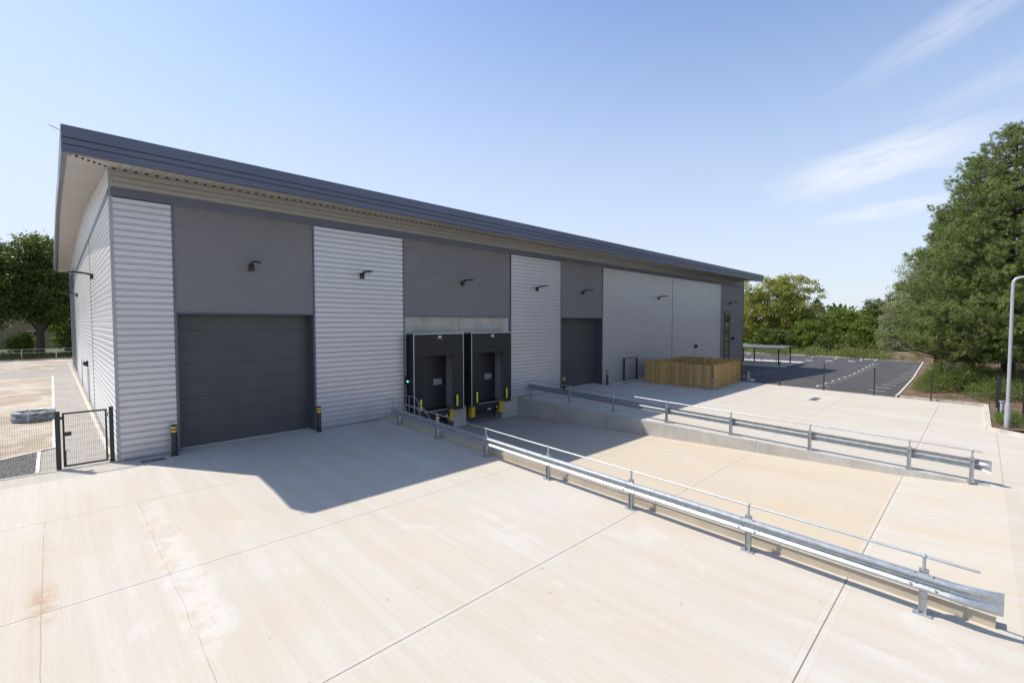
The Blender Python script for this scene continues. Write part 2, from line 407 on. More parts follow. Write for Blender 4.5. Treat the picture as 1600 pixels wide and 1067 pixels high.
def build_split(b, name, m, parent, **k):   # every separate piece becomes a part of its own
    par = list(range(len(b.v)))
    def fd(i):
        while par[i] != i: par[i] = par[par[i]]; i = par[i]
        return i
    for f in b.f:
        for i in f[1:]: par[fd(f[0])] = fd(i)
    gr_ = {}
    for f in b.f: gr_.setdefault(fd(f[0]), []).append(f)
    out = []
    for fs in gr_.values():
        ids = sorted({i for f in fs for i in f}); mp_ = {i: n for n, i in enumerate(ids)}; c = MB(); c.sm = b.sm
        c.v = [b.v[i] for i in ids]; c.f = [tuple(mp_[i] for i in f) for f in fs]; out.append(c.build(name, m, parent, **k))
    return out
def box(*a): return MB().box(*a)
def tag(o, label=None, cat=None, group=None, kind=None):
    if label: o['label'] = label
    if cat: o['category'] = cat
    if group: o['group'] = group
    if kind: o['kind'] = kind
    return o
def thing(name, label, cat, loc=(0,0,0), group=None):
    o = bpy.data.objects.new(name, None); COL.objects.link(o); o.location = loc; o.empty_display_size = .2
    return tag(o, label, cat, group)
def local(o, parent):   # part built in the thing's own coordinates
    o.parent = parent; o.matrix_parent_inverse = Matrix.Identity(4); return o
def copy_tree(o, parent=None):
    c = o.copy(); COL.objects.link(c)
    if parent: c.parent = parent
    for ch in list(o.children): copy_tree(ch, c)
    return c
def G(x, y):
    z = .02*max(min(y, 0), -60)
    if x > 38: z -= .03*(min(x, 58)-38)
    return z

# ------------------------------------------------------------------ ground
gx = [-900,-200,-60,-30,-10,-4,-1.85,0,9.5,19,30,38,44,50,54,58,66,74,82,90,120,200,900]
gy = [-900,-200,-60,-45,-30,-24,-20.5,-16,-10,-5,0,12,25,38,50,62,75,120,250,900]
g = MB(); idx = {}
for i, x in enumerate(gx):
    for j, y in enumerate(gy): idx[i, j] = len(g.v); g.v.append((x, y, G(x, y)-.02))
for i in range(len(gx)-1):
    for j in range(len(gy)-1):
        cx, cy = (gx[i]+gx[i+1])/2, (gy[j]+gy[j+1])/2
        if -30 < cx < 38 and -45 < cy < 0: continue
        if 0 < cx < 54 and 0 < cy < 50: continue
        g.f.append((idx[i,j], idx[i+1,j], idx[i+1,j+1], idx[i,j+1]))
tag(g.build('ground', 'grass_ground'), kind='structure')
XK = lambda y: 9.86+.024*y     # outer (-x) face of near kerb wall
XF = 18.94                      # face of far retaining wall
YE = -20.6
def surf(name, quads, m, dz=0.):
    b = MB()
    for q in quads: b.add([(x, y, (G(x, y) if z is None else z)+dz) for x, y, z in q], [tuple(range(len(q)))])
    return tag(b.build(name, m), kind='structure')
n_ = None
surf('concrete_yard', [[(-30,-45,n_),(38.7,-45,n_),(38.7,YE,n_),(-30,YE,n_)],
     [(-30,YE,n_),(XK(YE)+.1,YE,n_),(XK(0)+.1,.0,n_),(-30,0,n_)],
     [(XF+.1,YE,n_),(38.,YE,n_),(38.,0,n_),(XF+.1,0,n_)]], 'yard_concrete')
b = MB()   # floor strip just inside the door thresholds
b.box(1.5, 6.6, -.0, .6, -.3, .001); b.box(22.8, 27.9, 0, .6, -.3, .001)
tag(b.build('door_apron', 'yard_concrete'), kind='structure')
RZ = lambda y: np.interp(y, [-20.9, -20.6, -18.25, 0], [-.43, -.412, -.60, -1.10])
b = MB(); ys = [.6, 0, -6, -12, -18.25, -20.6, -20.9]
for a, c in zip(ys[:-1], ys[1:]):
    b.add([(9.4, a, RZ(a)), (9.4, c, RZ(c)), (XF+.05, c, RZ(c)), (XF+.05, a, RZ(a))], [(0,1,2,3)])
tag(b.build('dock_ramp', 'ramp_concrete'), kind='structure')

# car park
YB = lambda x: -16.08+.0375*max(0, x-40.)   # its right-hand kerb, read from the photograph
T = MB()
cpx = [38.0, 44, 50, 54, 58, 66, 74, 82.6]; cpy = [-16.0, -12, -8, -4, 0]
for a, c in zip(cpx[:-1], cpx[1:]):
    for k in range(6): T.add([(x, y, G(x, y)+.004) for x, y in ((a,YB(a)*(1-k/6)),(c,YB(c)*(1-k/6)),(c,YB(c)*(1-(k+1)/6)),(a,YB(a)*(1-(k+1)/6)))], [(0,1,2,3)])
for a, c in ((57, 58), (58, 66), (66, 74), (74, 82.6)):
    T.add([(x, y, G(x, y)+.004) for x, y in ((a,0),(c,0),(c,45),(a,45))], [(0,1,2,3)])
tag(T.build('car_park', 'asphalt'), kind='structure')
b = MB()
def dash(x, y, lx, ly):
    q = ((x-lx, y-ly), (x+lx, y-ly), (x+lx, y+ly), (x-lx, y+ly)); b.add([(px, py, G(px, py)+.010) for px, py in q], [(0,1,2,3)])
for k in range(12):
    x = 41.3+3.12*k; yy = -11.3+.033*(x-44)
    dash(x, yy, .07, .42)
    dash(x-1.0, yy+.18, .38, .06) if k % 1 == 0 else None
for k in range(12): dash(41.5+3.12*k, -14.7+.012*k, .07, .50)
for k in range(6):
    x = 42.6+3.3*k; dash(x, -5.3+.09*(x-42.6), .07, .48)
for x, y in ((73.6,-3.1),(75,-5.2),(77.1,-7.4)): dash(x, y, .30, .40)
for k in range(6): dash(80.3, -8+3.0*k, 1.0, .07)
tag(b.build('bay_markings', 'road_paint'), kind='structure')
def kerbline(pts, w=.14, h=.10, m='kerb', name='kerb', z=None, dz=0.):
    b = MB()
    for (x0, y0), (x1, y1) in zip(pts[:-1], pts[1:]):
        d = Vector((x1-x0, y1-y0)); L = d.length; d.normalize(); nrm = Vector((-d.y, d.x))*w/2
        k = max(1, int(L/ .915)); 
        for i in range(k):
            ta, tb = i/k*L+.006, (i+1)/k*L-.006
            P0 = Vector((x0, y0))+d*ta; P1 = Vector((x0, y0))+d*tb
            q = [P0-nrm, P1-nrm, P1+nrm, P0+nrm]
            b.hexa([(p.x, p.y, G(p.x, p.y)-.12) for p in q], [(p.x, p.y, G(p.x, p.y)+h+dz) for p in q])
    return tag(b.build(name, m), kind='structure')
kerbline([(82.6, 45), (82.6, -9.6), (80.2, -9.6)], m='kerb_pale', h=.14)
kerbline([(82.2, -9.6), (84.2, -14.4), (40.2, -16.08), (38.4,-16.1)], m='kerb_pale', h=.09, w=.11)
kerbline([(38.3, -16.3), (38.4, -20.3), (29.6, -20.35), (28.9, -21.5), (26, -26), (22,-34)], w=.2, h=.12)
# planted soil bed on the right, mounded
b = MB(); rng = random.Random(3)
bx = [29.7, 31, 33, 35.5, 38.35, 39, 40.5, 42, 46, 50, 56, 62, 70, 78, 84.2, 95, 120]; by = [-60, -45, -34, -29, -26, -23.5, -21.8, -20.45]
def soilz(x, y):
    e1 = max(0, -(y+20.45))+min(4.2, max(0, (x-38.3)*1.5)); e2 = min(max(0, YB(x)-y), max(0, (x-38.3)*1.5))
    edge = min(e1, 8) if y < -20.4 else e2
    return G(x, y)+.07+edge*.075+rng.uniform(-.04, .06)*(edge > .5)
vi = {}
for i, x in enumerate(bx):
    for j, y in enumerate(by):
        vi[i, j] = len(b.v); b.v.append((x, y, soilz(x, y)))
for i in range(len(bx)-1):
    for j in range(len(by)-1): b.f.append((vi[i,j], vi[i+1,j], vi[i+1,j+1], vi[i,j+1]))
bx2 = [38.35, 39, 40.5, 42, 46, 50, 56, 62, 70, 78, 84.2, 95, 120]; vi = {}
for i, x in enumerate(bx2):
    for j in range(6):
        y0_ = YB(x)-.1; y = -20.45+(y0_+20.45)*j/5
        vi[i, j] = len(b.v); b.v.append((x, y, soilz(x, y)))
for i in range(len(bx2)-1):
    for j in range(5): b.f.append((vi[i,j], vi[i+1,j], vi[i+1,j+1], vi[i,j+1]))
tag(b.build('planting_bed', 'soil', smooth=True), kind='structure')
# mound of bare earth at the far end of the car park
b = MB(); vi = {}
for i in range(15):
    for j in range(9):
        x = 84.+i*1.2; y = -17+j*1.2; e = min(i, 14-i, 4)*min(j, 8-j, 3)/12
        vi[i, j] = len(b.v); b.v.append((x, y, G(x, y)+.05+1.0*e+rng.uniform(-.08, .1)))
for i in range(14):
    for j in range(8): b.f.append((vi[i,j], vi[i+1,j], vi[i+1,j+1], vi[i,j+1]))
tag(b.build('earth_bank', 'soil', smooth=True), kind='structure')

# left side of the building
def flat(name, polys, m, z):
    b = MB()
    for p in polys: b.add([(x, y, z) for x, y in p], [tuple(range(len(p)))])
    return tag(b.build(name, m), kind='structure')
flat('sandy_yard', [[(-40, 0.), (-1.5, 0.), (-1.5, 36), (-40, 36)]], 'sandy_yard', -.004)
flat('paved_path', [[(-1.86, .12), (.12, .12), (.3, 50.5), (-1.44, 50.5), (-1.44, 3.9), (-1.86, 3.3)], [(-40, 36), (-1.44, 36), (-1.44, 44), (-40, 44)]], 'block_paving', .006)
flat('far_road', [[(-60, 44), (2, 44), (57, 50.6), (57, 61), (-60, 61)]], 'sandy_yard', .002)
flat('gravel_bed', [[(-8, .12), (-1.95, .12), (-1.95, 3.2), (-8, -.9+1.05)]], 'gravel', .012)
def kb(name, pts, w=.10, h=.05, m='kerb_pale'):
    b = MB()
    for (x0, y0), (x1, y1) in zip(pts[:-1], pts[1:]):
        d = Vector((x1-x0, y1-y0)).normalized(); nr = Vector((-d.y, d.x))*w/2
        q = [Vector((x0,y0))-nr, Vector((x1,y1))-nr, Vector((x1,y1))+nr, Vector((x0,y0))+nr]
        b.hexa([(p.x, p.y, -.1) for p in q], [(p.x, p.y, h) for p in q])
    return tag(b.build(name, m), kind='structure')
kb('path_edging', [(-1.50, 3.75), (-1.50, 36)], .12, .035); kb('path_edging', [(-7, -.3+.1), (-1.55, 3.75)], .10, .05)
kb('path_edging', [(-1.90, .12), (-1.90, 3.35)], .09, .04); kb('path_edging', [(-.16, .25), (-.16, 50)], .13, .09, 'kerb')
kb('path_edging', [(-30, .05), (-.1, .05)], .12, .02, 'kerb'); kb('path_edging', [(-60, 61.2), (3, 61.2)], .25, .16, 'kerb')

# ------------------------------------------------------------------ the warehouse
WH = thing('warehouse', 'large grey and silver clad warehouse with a deep dark blue curved roof edge', 'warehouse', (0, 0, 0))
def ribs(z0, z1, pitch, depth, crown, inner=None):
    # profile list of (offset outward, z)
    out = []; z = z0
    sl = (pitch-crown)*(.37 if pitch > .2 else .26)
    while z < z1-1e-4:
        for o, dz in ((0, 0), (0, pitch-crown-2*sl), (depth, pitch-crown-sl), (depth, pitch-sl), ):
            if z+dz <= z1: out.append((o, z+dz))
        z += pitch
    out.append((0 if False else out[-1][0], z1))
    return out
def clad_x(x0, x1, z0, z1, m, pitch, depth, crown, name='wall_panel', y=.0, label=None):
    pr = ribs(z0, z1, pitch, depth, crown)
    b = MB(); b.strip([(x0, y-o, z) for o, z in pr], [(x1, y-o, z) for o, z in pr]); b.sm = True
    o = b.build(name, m, WH)
    if label: o['label'] = label
    return o
SP = (.2167, .040, .140); DP = (.10, .016, .055)
silver = [(.05, 1.60), (6.52, 10.80), (18.22, 22.88), (27.84, 38.9), (38.96, 50.1)]
for a, c in silver: clad_x(a, c, .04, 8.667, 'silver_cladding', *SP)
for a, c, z0 in ((1.66, 6.46, 4.93), (10.86, 18.16, 4.95), (22.94, 27.78, 4.92), (50.16, 56.8, .04)):
    clad_x(a, c, z0, 8.70, 'dark_cladding', *DP, label='fine ribbed dark grey cladding panel')
clad_x(.05, 56.85, 8.98, 9.72, 'upper_cladding_shaded', .185, .034, .13, 'eaves_panel')
box(.0, 56.9, -.065, .02, 8.70, 8.97).build('cladding_band', 'flashing', WH)
b = MB()
for x in (1.60, 6.46, 10.80, 18.16, 22.88, 27.78, 50.10): b.box(x-.0, x+.06, -.052, .03, .02, 8.695)
b.box(38.9, 38.96, -.045, .02, .02, 8.67)
for x in (10.80, 18.16): b.box(x, x+.06, -.053, .05, 4.9, 8.69)
build_split(b, 'trim', 'flashing', WH)
box(-.035, .05, -.05, .05, -.02, 9.7).build('corner_trim', 'conduit', WH)
box(56.82, 56.92, -.05, .05, -.8, 9.7).build('corner_trim', 'flashing', WH)
# core behind the sheets
ZS = lambda y: float(np.interp(y, [-2, 0, 4, 9, 17, 25, 33, 42, 52], [9.34, 9.62, 9.95, 10.4, 10.9, 11.05, 11.0, 10.7, 10.2]))
core = MB(); core.box(.12, 56.8, .62, 50.2, -1.4, 9.6)
core.box(.12, 1.66, .08, .63, -.3, 9.5); core.box(6.46, 9.6, .08, .63, -.3, 9.5); core.box(18.94, 22.9, .08, .63, -.3, 9.5)
core.box(27.84, 56.8, .08, .63, -1.4, 9.5); core.box(1.64, 6.5, .035, .63, 4.93, 9.5); core.box(22.9, 27.86, .03, .63, 4.92, 9.5); core.box(9.6, 18.94, .06, .63, 4.951, 9.5)
build_split(core, 'inner_wall', 'reveal', WH)  # dark colour also stands in for the shade inside the dock pits
# gable side (x = 0): ribs run back from the corner; above the band they stop under the curved soffit
SK = .0042   # plan skew read from the photograph
gw = MB(); pr = ribs(.04, 8.70, *SP)
for seg in ((0, 12.0), (12.05, 22.0), (22.05, 36), (36.05, 50.4)):
    gw.strip([(-o+SK*seg[0], seg[0], z) for o, z in pr][::-1], [(-o+SK*seg[1], seg[1], z) for o, z in pr][::-1])
gw.sm = True; gw.build('gable_panel', 'gable_cladding', WH)
gu = MB(); yy = np.linspace(0, 50.4, 85)
pr = ribs(8.93, 11.1, *SP)
for (o0, z0), (o1, z1) in zip(pr[:-1], pr[1:]):
    zt = max(z0, z1); ok = [v for v in yy if ZS(v)+.12 > zt]
    if len(ok) > 1:
        a, c = ok[0], ok[-1]; gu.add([(-o0+SK*a, a, z0), (-o0+SK*c, c, z0), (-o1+SK*c, c, z1), (-o1+SK*a, a, z1)], [(0,1,2,3)])
gu.sm = True; gu.build('gable_panel', 'gable_cladding', WH)
MB().hexa([(-.06,0,8.70),(.05,0,8.70),(.25,50.4,8.70),(.15,50.4,8.70)], [(-.06,0,8.93),(.05,0,8.93),(.25,50.4,8.93),(.15,50.4,8.93)]).build('cladding_band', 'flashing', WH)
box(.0, .1, 12.0, 12.05, .04, 8.7).build('trim', 'flashing', WH)
b = MB()
for y in (16.3, 26.):
    b.tube([(SK*y-.07, y, 0), (SK*y-.07, y, 1.95)], .02, 6)
build_split(b, 'cable_conduit', 'conduit', WH)
b = MB(); b.box(.1, 56.9, 50.2, 50.4, -1.4, 10.2); b.box(56.8, 56.9, 0, 50.2, -1.4, 9.7); build_split(b, 'rear_wall', 'gable_cladding', WH)
# roof: barrel vault with soffit under the overhangs
ry = [-2, 0, 4, 9, 13, 17, 21, 25, 29, 33, 37.5, 42, 47, 52]
X0, X1 = -1.13, 57.0+.0
X1 = 57.35
rf = MB(); A = []; B = []
ry_ = [-1.84]+ry[1:]; top = [(y, ZS(y)+.72) for y in ry_]; bot = [(y, ZS(y)+.06) for y in ry_]
rf.prism(top+bot[::-1], 'x', X0+.04, X1-.04)
rf.build('roof', 'roof', WH)
gs = MB()   # gable soffit, from front corner to back
for a, c in zip(ry[:-1], ry[1:]):
    xa, xc = X0+.0045*(a+2), X0+.0045*(c+2)
    gs.add([(xa+.10, a, ZS(a)), (xc+.10, c, ZS(c)), (.05+SK*max(c,0), c, ZS(c)), (.05+SK*max(a,0), a, ZS(a))], [(0,1,2,3)])
gs.build('soffit', 'soffit', WH)
es = MB(); x = .05; P = []   # eaves soffit with ribs running out from the wall
while x < X1-.1:
    P += [(x, 0), (x+.15, 0), (x+.17, .03), (x+.25, .03), (x+.27, 0)]; x += .28
es.strip([(px, -1.93, ZS(-1.93)+pz) for px, pz in P], [(px, .0, ZS(0)+pz) for px, pz in P]); es.sm = True
es.build('soffit', 'soffit', WH)
vg = MB(); x = -.95
for k in range(96):
    if x < 0: y = x*1.75; vg.box(x-.03, x+.03, y-.06, y+.06, ZS(y)-.03, ZS(y)+.03)
    else: vg.box(x+.05, x+.13, -.075, -.045, ZS(0)-.055, ZS(0)-.004)
    x += .28 if x >= 0 else .14
build_split(vg, 'eaves_gap_shade', 'void', WH)  # solid near-black blocks painting the darkness of open rib ends
# stepped fascia along the eaves
def fascia(y0, z0, z1, inset, name='fascia'):
    return box(X0+inset*.6, X1-inset*.3, -2+inset, -1.80, z0, z1).build(name, 'fascia', WH, bevel=.006)
fascia(0, 9.74, 10.07, 0); fascia(0, 9.565, 9.725, .03); fascia(0, 9.33, 9.55, .06)
box(X0+.08, X1-.08, -1.93, -1.82, 9.40, 10.0).build('fascia_shadow_gap', 'fascia_line', WH)
gf = MB()   # verge trim along both gables
for X, sgn in ((X0, 1), (X1, -1)):
    for a, c in zip(ry[:-1], ry[1:]):
        xa, xc = (X0+.0045*(a+2), X0+.0045*(c+2)) if sgn == 1 else (X, X)
        a_ = -1.80 if a == -2 else a
        gf.hexa([(xa, a_, ZS(a_)-.03), (xa+.12*sgn, a_, ZS(a_)-.03), (xc+.12*sgn, c, ZS(c)-.03), (xc, c, ZS(c)-.03)],
                [(xa, a_, ZS(a_)+.76), (xa+.12*sgn, a_, ZS(a_)+.76), (xc+.12*sgn, c, ZS(c)+.76), (xc, c, ZS(c)+.76)])
gf.build('verge_trim', 'fascia', WH)
MB().tube([(-1.10, -1.9, 9.90), (-1.36, -1.95, 9.98)], .012, 6).build('roof_rod', 'galv_dull', WH)
# roller doors
for (a, c, zt, yd) in ((1.66, 6.46, 4.93, .47), (22.94, 27.78, 4.92, .55)):
    d = box(a+.0, c-.0, yd, yd+.06, .02, zt-.0).build('sectional_door', 'door_steel', WH)
    s = MB(); s.box(a-.02, a+.035, -.05, yd, .0, zt); s.box(c-.035, c+.02, -.05, yd, 0, zt); s.box(a+.035, c-.035, -.05, yd, zt-.03, zt+.03)
    build_split(s, 'door_frame', 'reveal', WH)
    box(a+.04, c-.04, yd-.10, yd-.005, .005, .03).build('threshold', 'alu', WH)
# concrete dock wall
dk = MB()
Y0, Y1 = .05, .60
for a, c in ((9.6, 11.17), (13.91, 14.80), (17.54, 18.94)): dk.box(a, c, Y0, Y1, -1.5, 4.95 if a != 9.6 else 4.95)
for a, c in ((11.17, 13.91), (14.80, 17.54)): dk.box(a, c, Y0+.002, Y1, 3.3, 4.95)
build_split(dk, 'dock_wall', 'wall_concrete', WH)
box(10.8, 18.22, -.05, .05, 4.90, 4.955).build('door_head_trim', 'flashing', WH)
box(18.08, 18.16, -.02, .06, .0, 4.92).build('trim', 'flashing', WH)
# slim window at the far end
wn = MB()
for q in ((51.2, 51.32, .3, 5.85), (52.55, 52.8, .3, 5.85)): wn.box(q[0], q[1], -.06, .0, q[2], q[3])
wn.box(51.32, 52.55, -.06, 0, 5.7, 5.85); wn.box(51.32, 52.55, -.06, 0, .3, .42); wn.box(51.32, 52.55, -.055, 0, 1.85, 1.95)
wo = wn.build('window', 'black_paint', WH); box(51.32, 52.55, -.04, -.03, .42, 5.7).build('pane', 'glass', wo)
# small yellow notice near the corner
box(.13, .23, -.048, -.042, 1.70, 1.79).build('notice', 'sticker', WH)
MB().box(48.2, 48.27, -.06, 0, .3, 8.6).build('downpipe', 'conduit', WH) if False else None

# ------------------------------------------------------------------ retaining walls
def wallseg(name, pts, m, label, tops, bots):
    b = MB()
    for i in range(len(pts)-1):
        (xa, xb, y), (xc, xd, y2) = pts[i], pts[i+1]
        b.hexa([(xa,y,bots[i]),(xb,y,bots[i]),(xd,y2,bots[i+1]),(xc,y2,bots[i+1])], [(xa,y,tops[i]),(xb,y,tops[i]),(xd,y2,tops[i+1]),(xc,y2,tops[i+1])])
    return tag(b.build(name, m, bevel=.008), label, 'wall')
yv = [-20.3, -17, -13.5, -10, -6.5, -3, 0.04]
wallseg('retaining_wall', [(XK(y), XK(y)+.26, y) for y in yv], 'tan_concrete', 'low tan concrete kerb wall beside the near guard rail', [G(0,y)+.20 for y in yv], [-1.4]*7)
yv = [-20.3, -17, -13.5, -10, -6.5, -3, 0.04]
wallseg('retaining_wall', [(XF, XF+.34, y) for y in yv], 'wall_concrete', 'pale concrete retaining wall on the far side of the sunken dock ramp', [G(0,y)+.012 for y in yv], [-1.4]*7)

# ------------------------------------------------------------------ guard rails
def guard_rail(label, posts, side, ystart, yend, tstart, tend):
    g = thing('guard_rail', label, 'guard rail', (posts[0][0], posts[0][1], 0))
    fx = lambda y: float(np.interp(y, [p[1] for p in posts][::-1], [p[0] for p in posts][::-1])) if posts[-1][1] <= y <= posts[0][1] else (posts[-1][0]+(y-posts[-1][1])*(posts[-2][0]-posts[-1][0])/(posts[-2][1]-posts[-1][1]) if y < posts[-1][1] else posts[0][0]+(y-posts[0][1])*(posts[1][0]-posts[0][0])/(posts[1][1]-posts[0][1]))
    PW = 1. if side < 0 else .75
    for (x, y) in posts:
        z = G(0, y); p = MB()
        p.box(x-.05, x+.05, y-.055, y-.047, z, z+.76); p.box(x-.05, x+.05, y+.047, y+.055, z, z+.76); p.box(x-.004, x+.004, y-.047, y+.047, z, z+.755)
        po = p.build('post', 'galv', g)
        box(x-.10*PW, x+.10*PW, y-.13*PW, y+.13*PW, z+.001, z+.016).build('base_plate', 'galv_dull', po)
        bl = MB()
        for sx in (-.08*PW, .08*PW):
            for sy in (-.11*PW, .11*PW): bl.tube([(x+sx, y+sy, z+.016), (x+sx, y+sy, z+.045)], .012, 6)
        build_split(bl, 'anchor_bolt', 'galv', po)
        s = MB(); s.tube([(x+.0, y, z+.60), (x, y, z+1.0)], .024, 10); s.ball((x, y, z+1.0), .042); s.box(x-.03, x+.03, y-.065, y+.065, z+.70, z+.78)
        s.build('stanchion', 'galv', g, smooth=True)
    # W beam, profile in (outward, z)
    prof = [(.0, .31), (.025, .305), (.078, .27), (.082, .235), (.05, .205), (.005, .175), (.0, .155), (.005, .135), (.05, .105), (.082, .075), (.078, .04), (.025, .005), (.0, .0)]
    b = MB(); ys = list(np.linspace(ystart, yend, 22)); rows = []
    for y in ys: rows.append([(fx(y)+side*(.055+o), y, G(0,y)+.42+zz) for o, zz in prof])
    # closed thickness
    for A, B in zip(rows[:-1], rows[1:]): b.strip(A, B)
    th = [[(p[0]-side*.004, p[1], p[2]) for p in r] for r in rows]
    for A, B in zip(th[:-1], th[1:]): b.strip(A, B)
    b.sm = True
    ob = b.build('beam', 'galv', g, smooth=True)
    bo = MB()
    for (x, y) in posts:
        for zz in (.235+.42-.02, .075+.42): 
            for dy_ in (-.16, .16): bo.tube([(fx(y+dy_)+side*.125, y+dy_, G(0,y)+zz+.03), (fx(y+dy_)+side*.15, y+dy_, G(0,y)+zz+.03)], .018, 6)
        for dy_ in (-.12,.12): bo.tube([(fx(y+dy_)+side*.10, y+dy_, G(0,y)+.42+.30), (fx(y+dy_)+side*.10, y+dy_, G(0,y)+.42+.325)], .014, 6)
    build_split(bo, 'bolt', 'galv_dull', ob)
    # flared end piece
    e = MB(); rows = []
    for k in range(9):
        t = k/8; y = yend-t*(.62 if side < 0 else .36); flare = 1-t*.75; sp = 1+t*.22; off = side*(.055)+(-side)*(-.0)+(side*-.10*t*t)
        rows.append([(fx(y)+off+side*(o*flare+.01), y, G(0,y)+.42+.155+(zz-.155)*sp) for o, zz in prof])
    for A, B in zip(rows[:-1], rows[1:]): e.strip(A, B)
    th = [[(p[0]-side*.004, p[1], p[2]) for p in r] for r in rows]
    for A, B in zip(th[:-1], th[1:]): e.strip(A, B)
    e.sm = True
    e.build('end_terminal', 'galv', g, smooth=True)
    s = MB(); s.tube([(fx(y), y, G(0,y)+1.0) for y in np.linspace(tstart, tend, 16)], .0215, 10)
    s.build('handrail', 'galv', g, smooth=True)
    return g
guard_rail('long galvanised guard rail nearest the camera, beam in front of its posts', [(9.62, -1.51), (9.50, -4.62), (9.38, -7.72), (9.28, -10.72), (9.20, -13.66), (9.12, -16.57), (9.03, -19.42)], -1, -.9, -19.75, -.75, -20.1)
guard_rail('galvanised guard rail on top of the far retaining wall, posts facing the camera', [(19.8, -.25), (19.7, -3.35), (19.5, -6.44), (19.36, -9.49), (19.24, -12.5), (19.1, -15.47), (19.02, -18.39), (18.93, -19.9)], 1, .0-.05, -19.97, -.2, -20.12)

# ------------------------------------------------------------------ steps by the dock
ST = thing('dock_steps', 'short concrete steps with tubular handrails beside the left loading bay', 'steps', (10.45, -1.2, 0))
b = MB(); prof = [(.04, 0), (-.85, 0)]
for k in range(6): prof += [(-.85-.25*k, -.183*(k+1)), (-.85-.25*(k+1), -.183*(k+1))]
prof += [(-2.35, -1.3), (.04, -1.3)]
b.prism(prof, 'x', 10.08, 10.92); b.build('steps', 'wall_concrete', ST)
for X in (10.02, 10.92):
    h = MB(); h.tube([(X, .0, 1.0), (X, -.80, 1.0), (X, -.9, .97), (X, -2.35, -.03), (X, -2.45, -.1)], .021, 8)
    h.tube([(X, .0, .55), (X, -.85, .55), (X, -2.3, -.45)], .017, 8)
    for yy_, zb, zt in ((-.30, 0, 1.0), (-1.15, -.4, .80), (-2.1, -1.08, .14)): h.tube([(X, yy_, zb), (X, yy_, zt)], .021, 8)
    h.build('handrail', 'galv', ST, smooth=True)

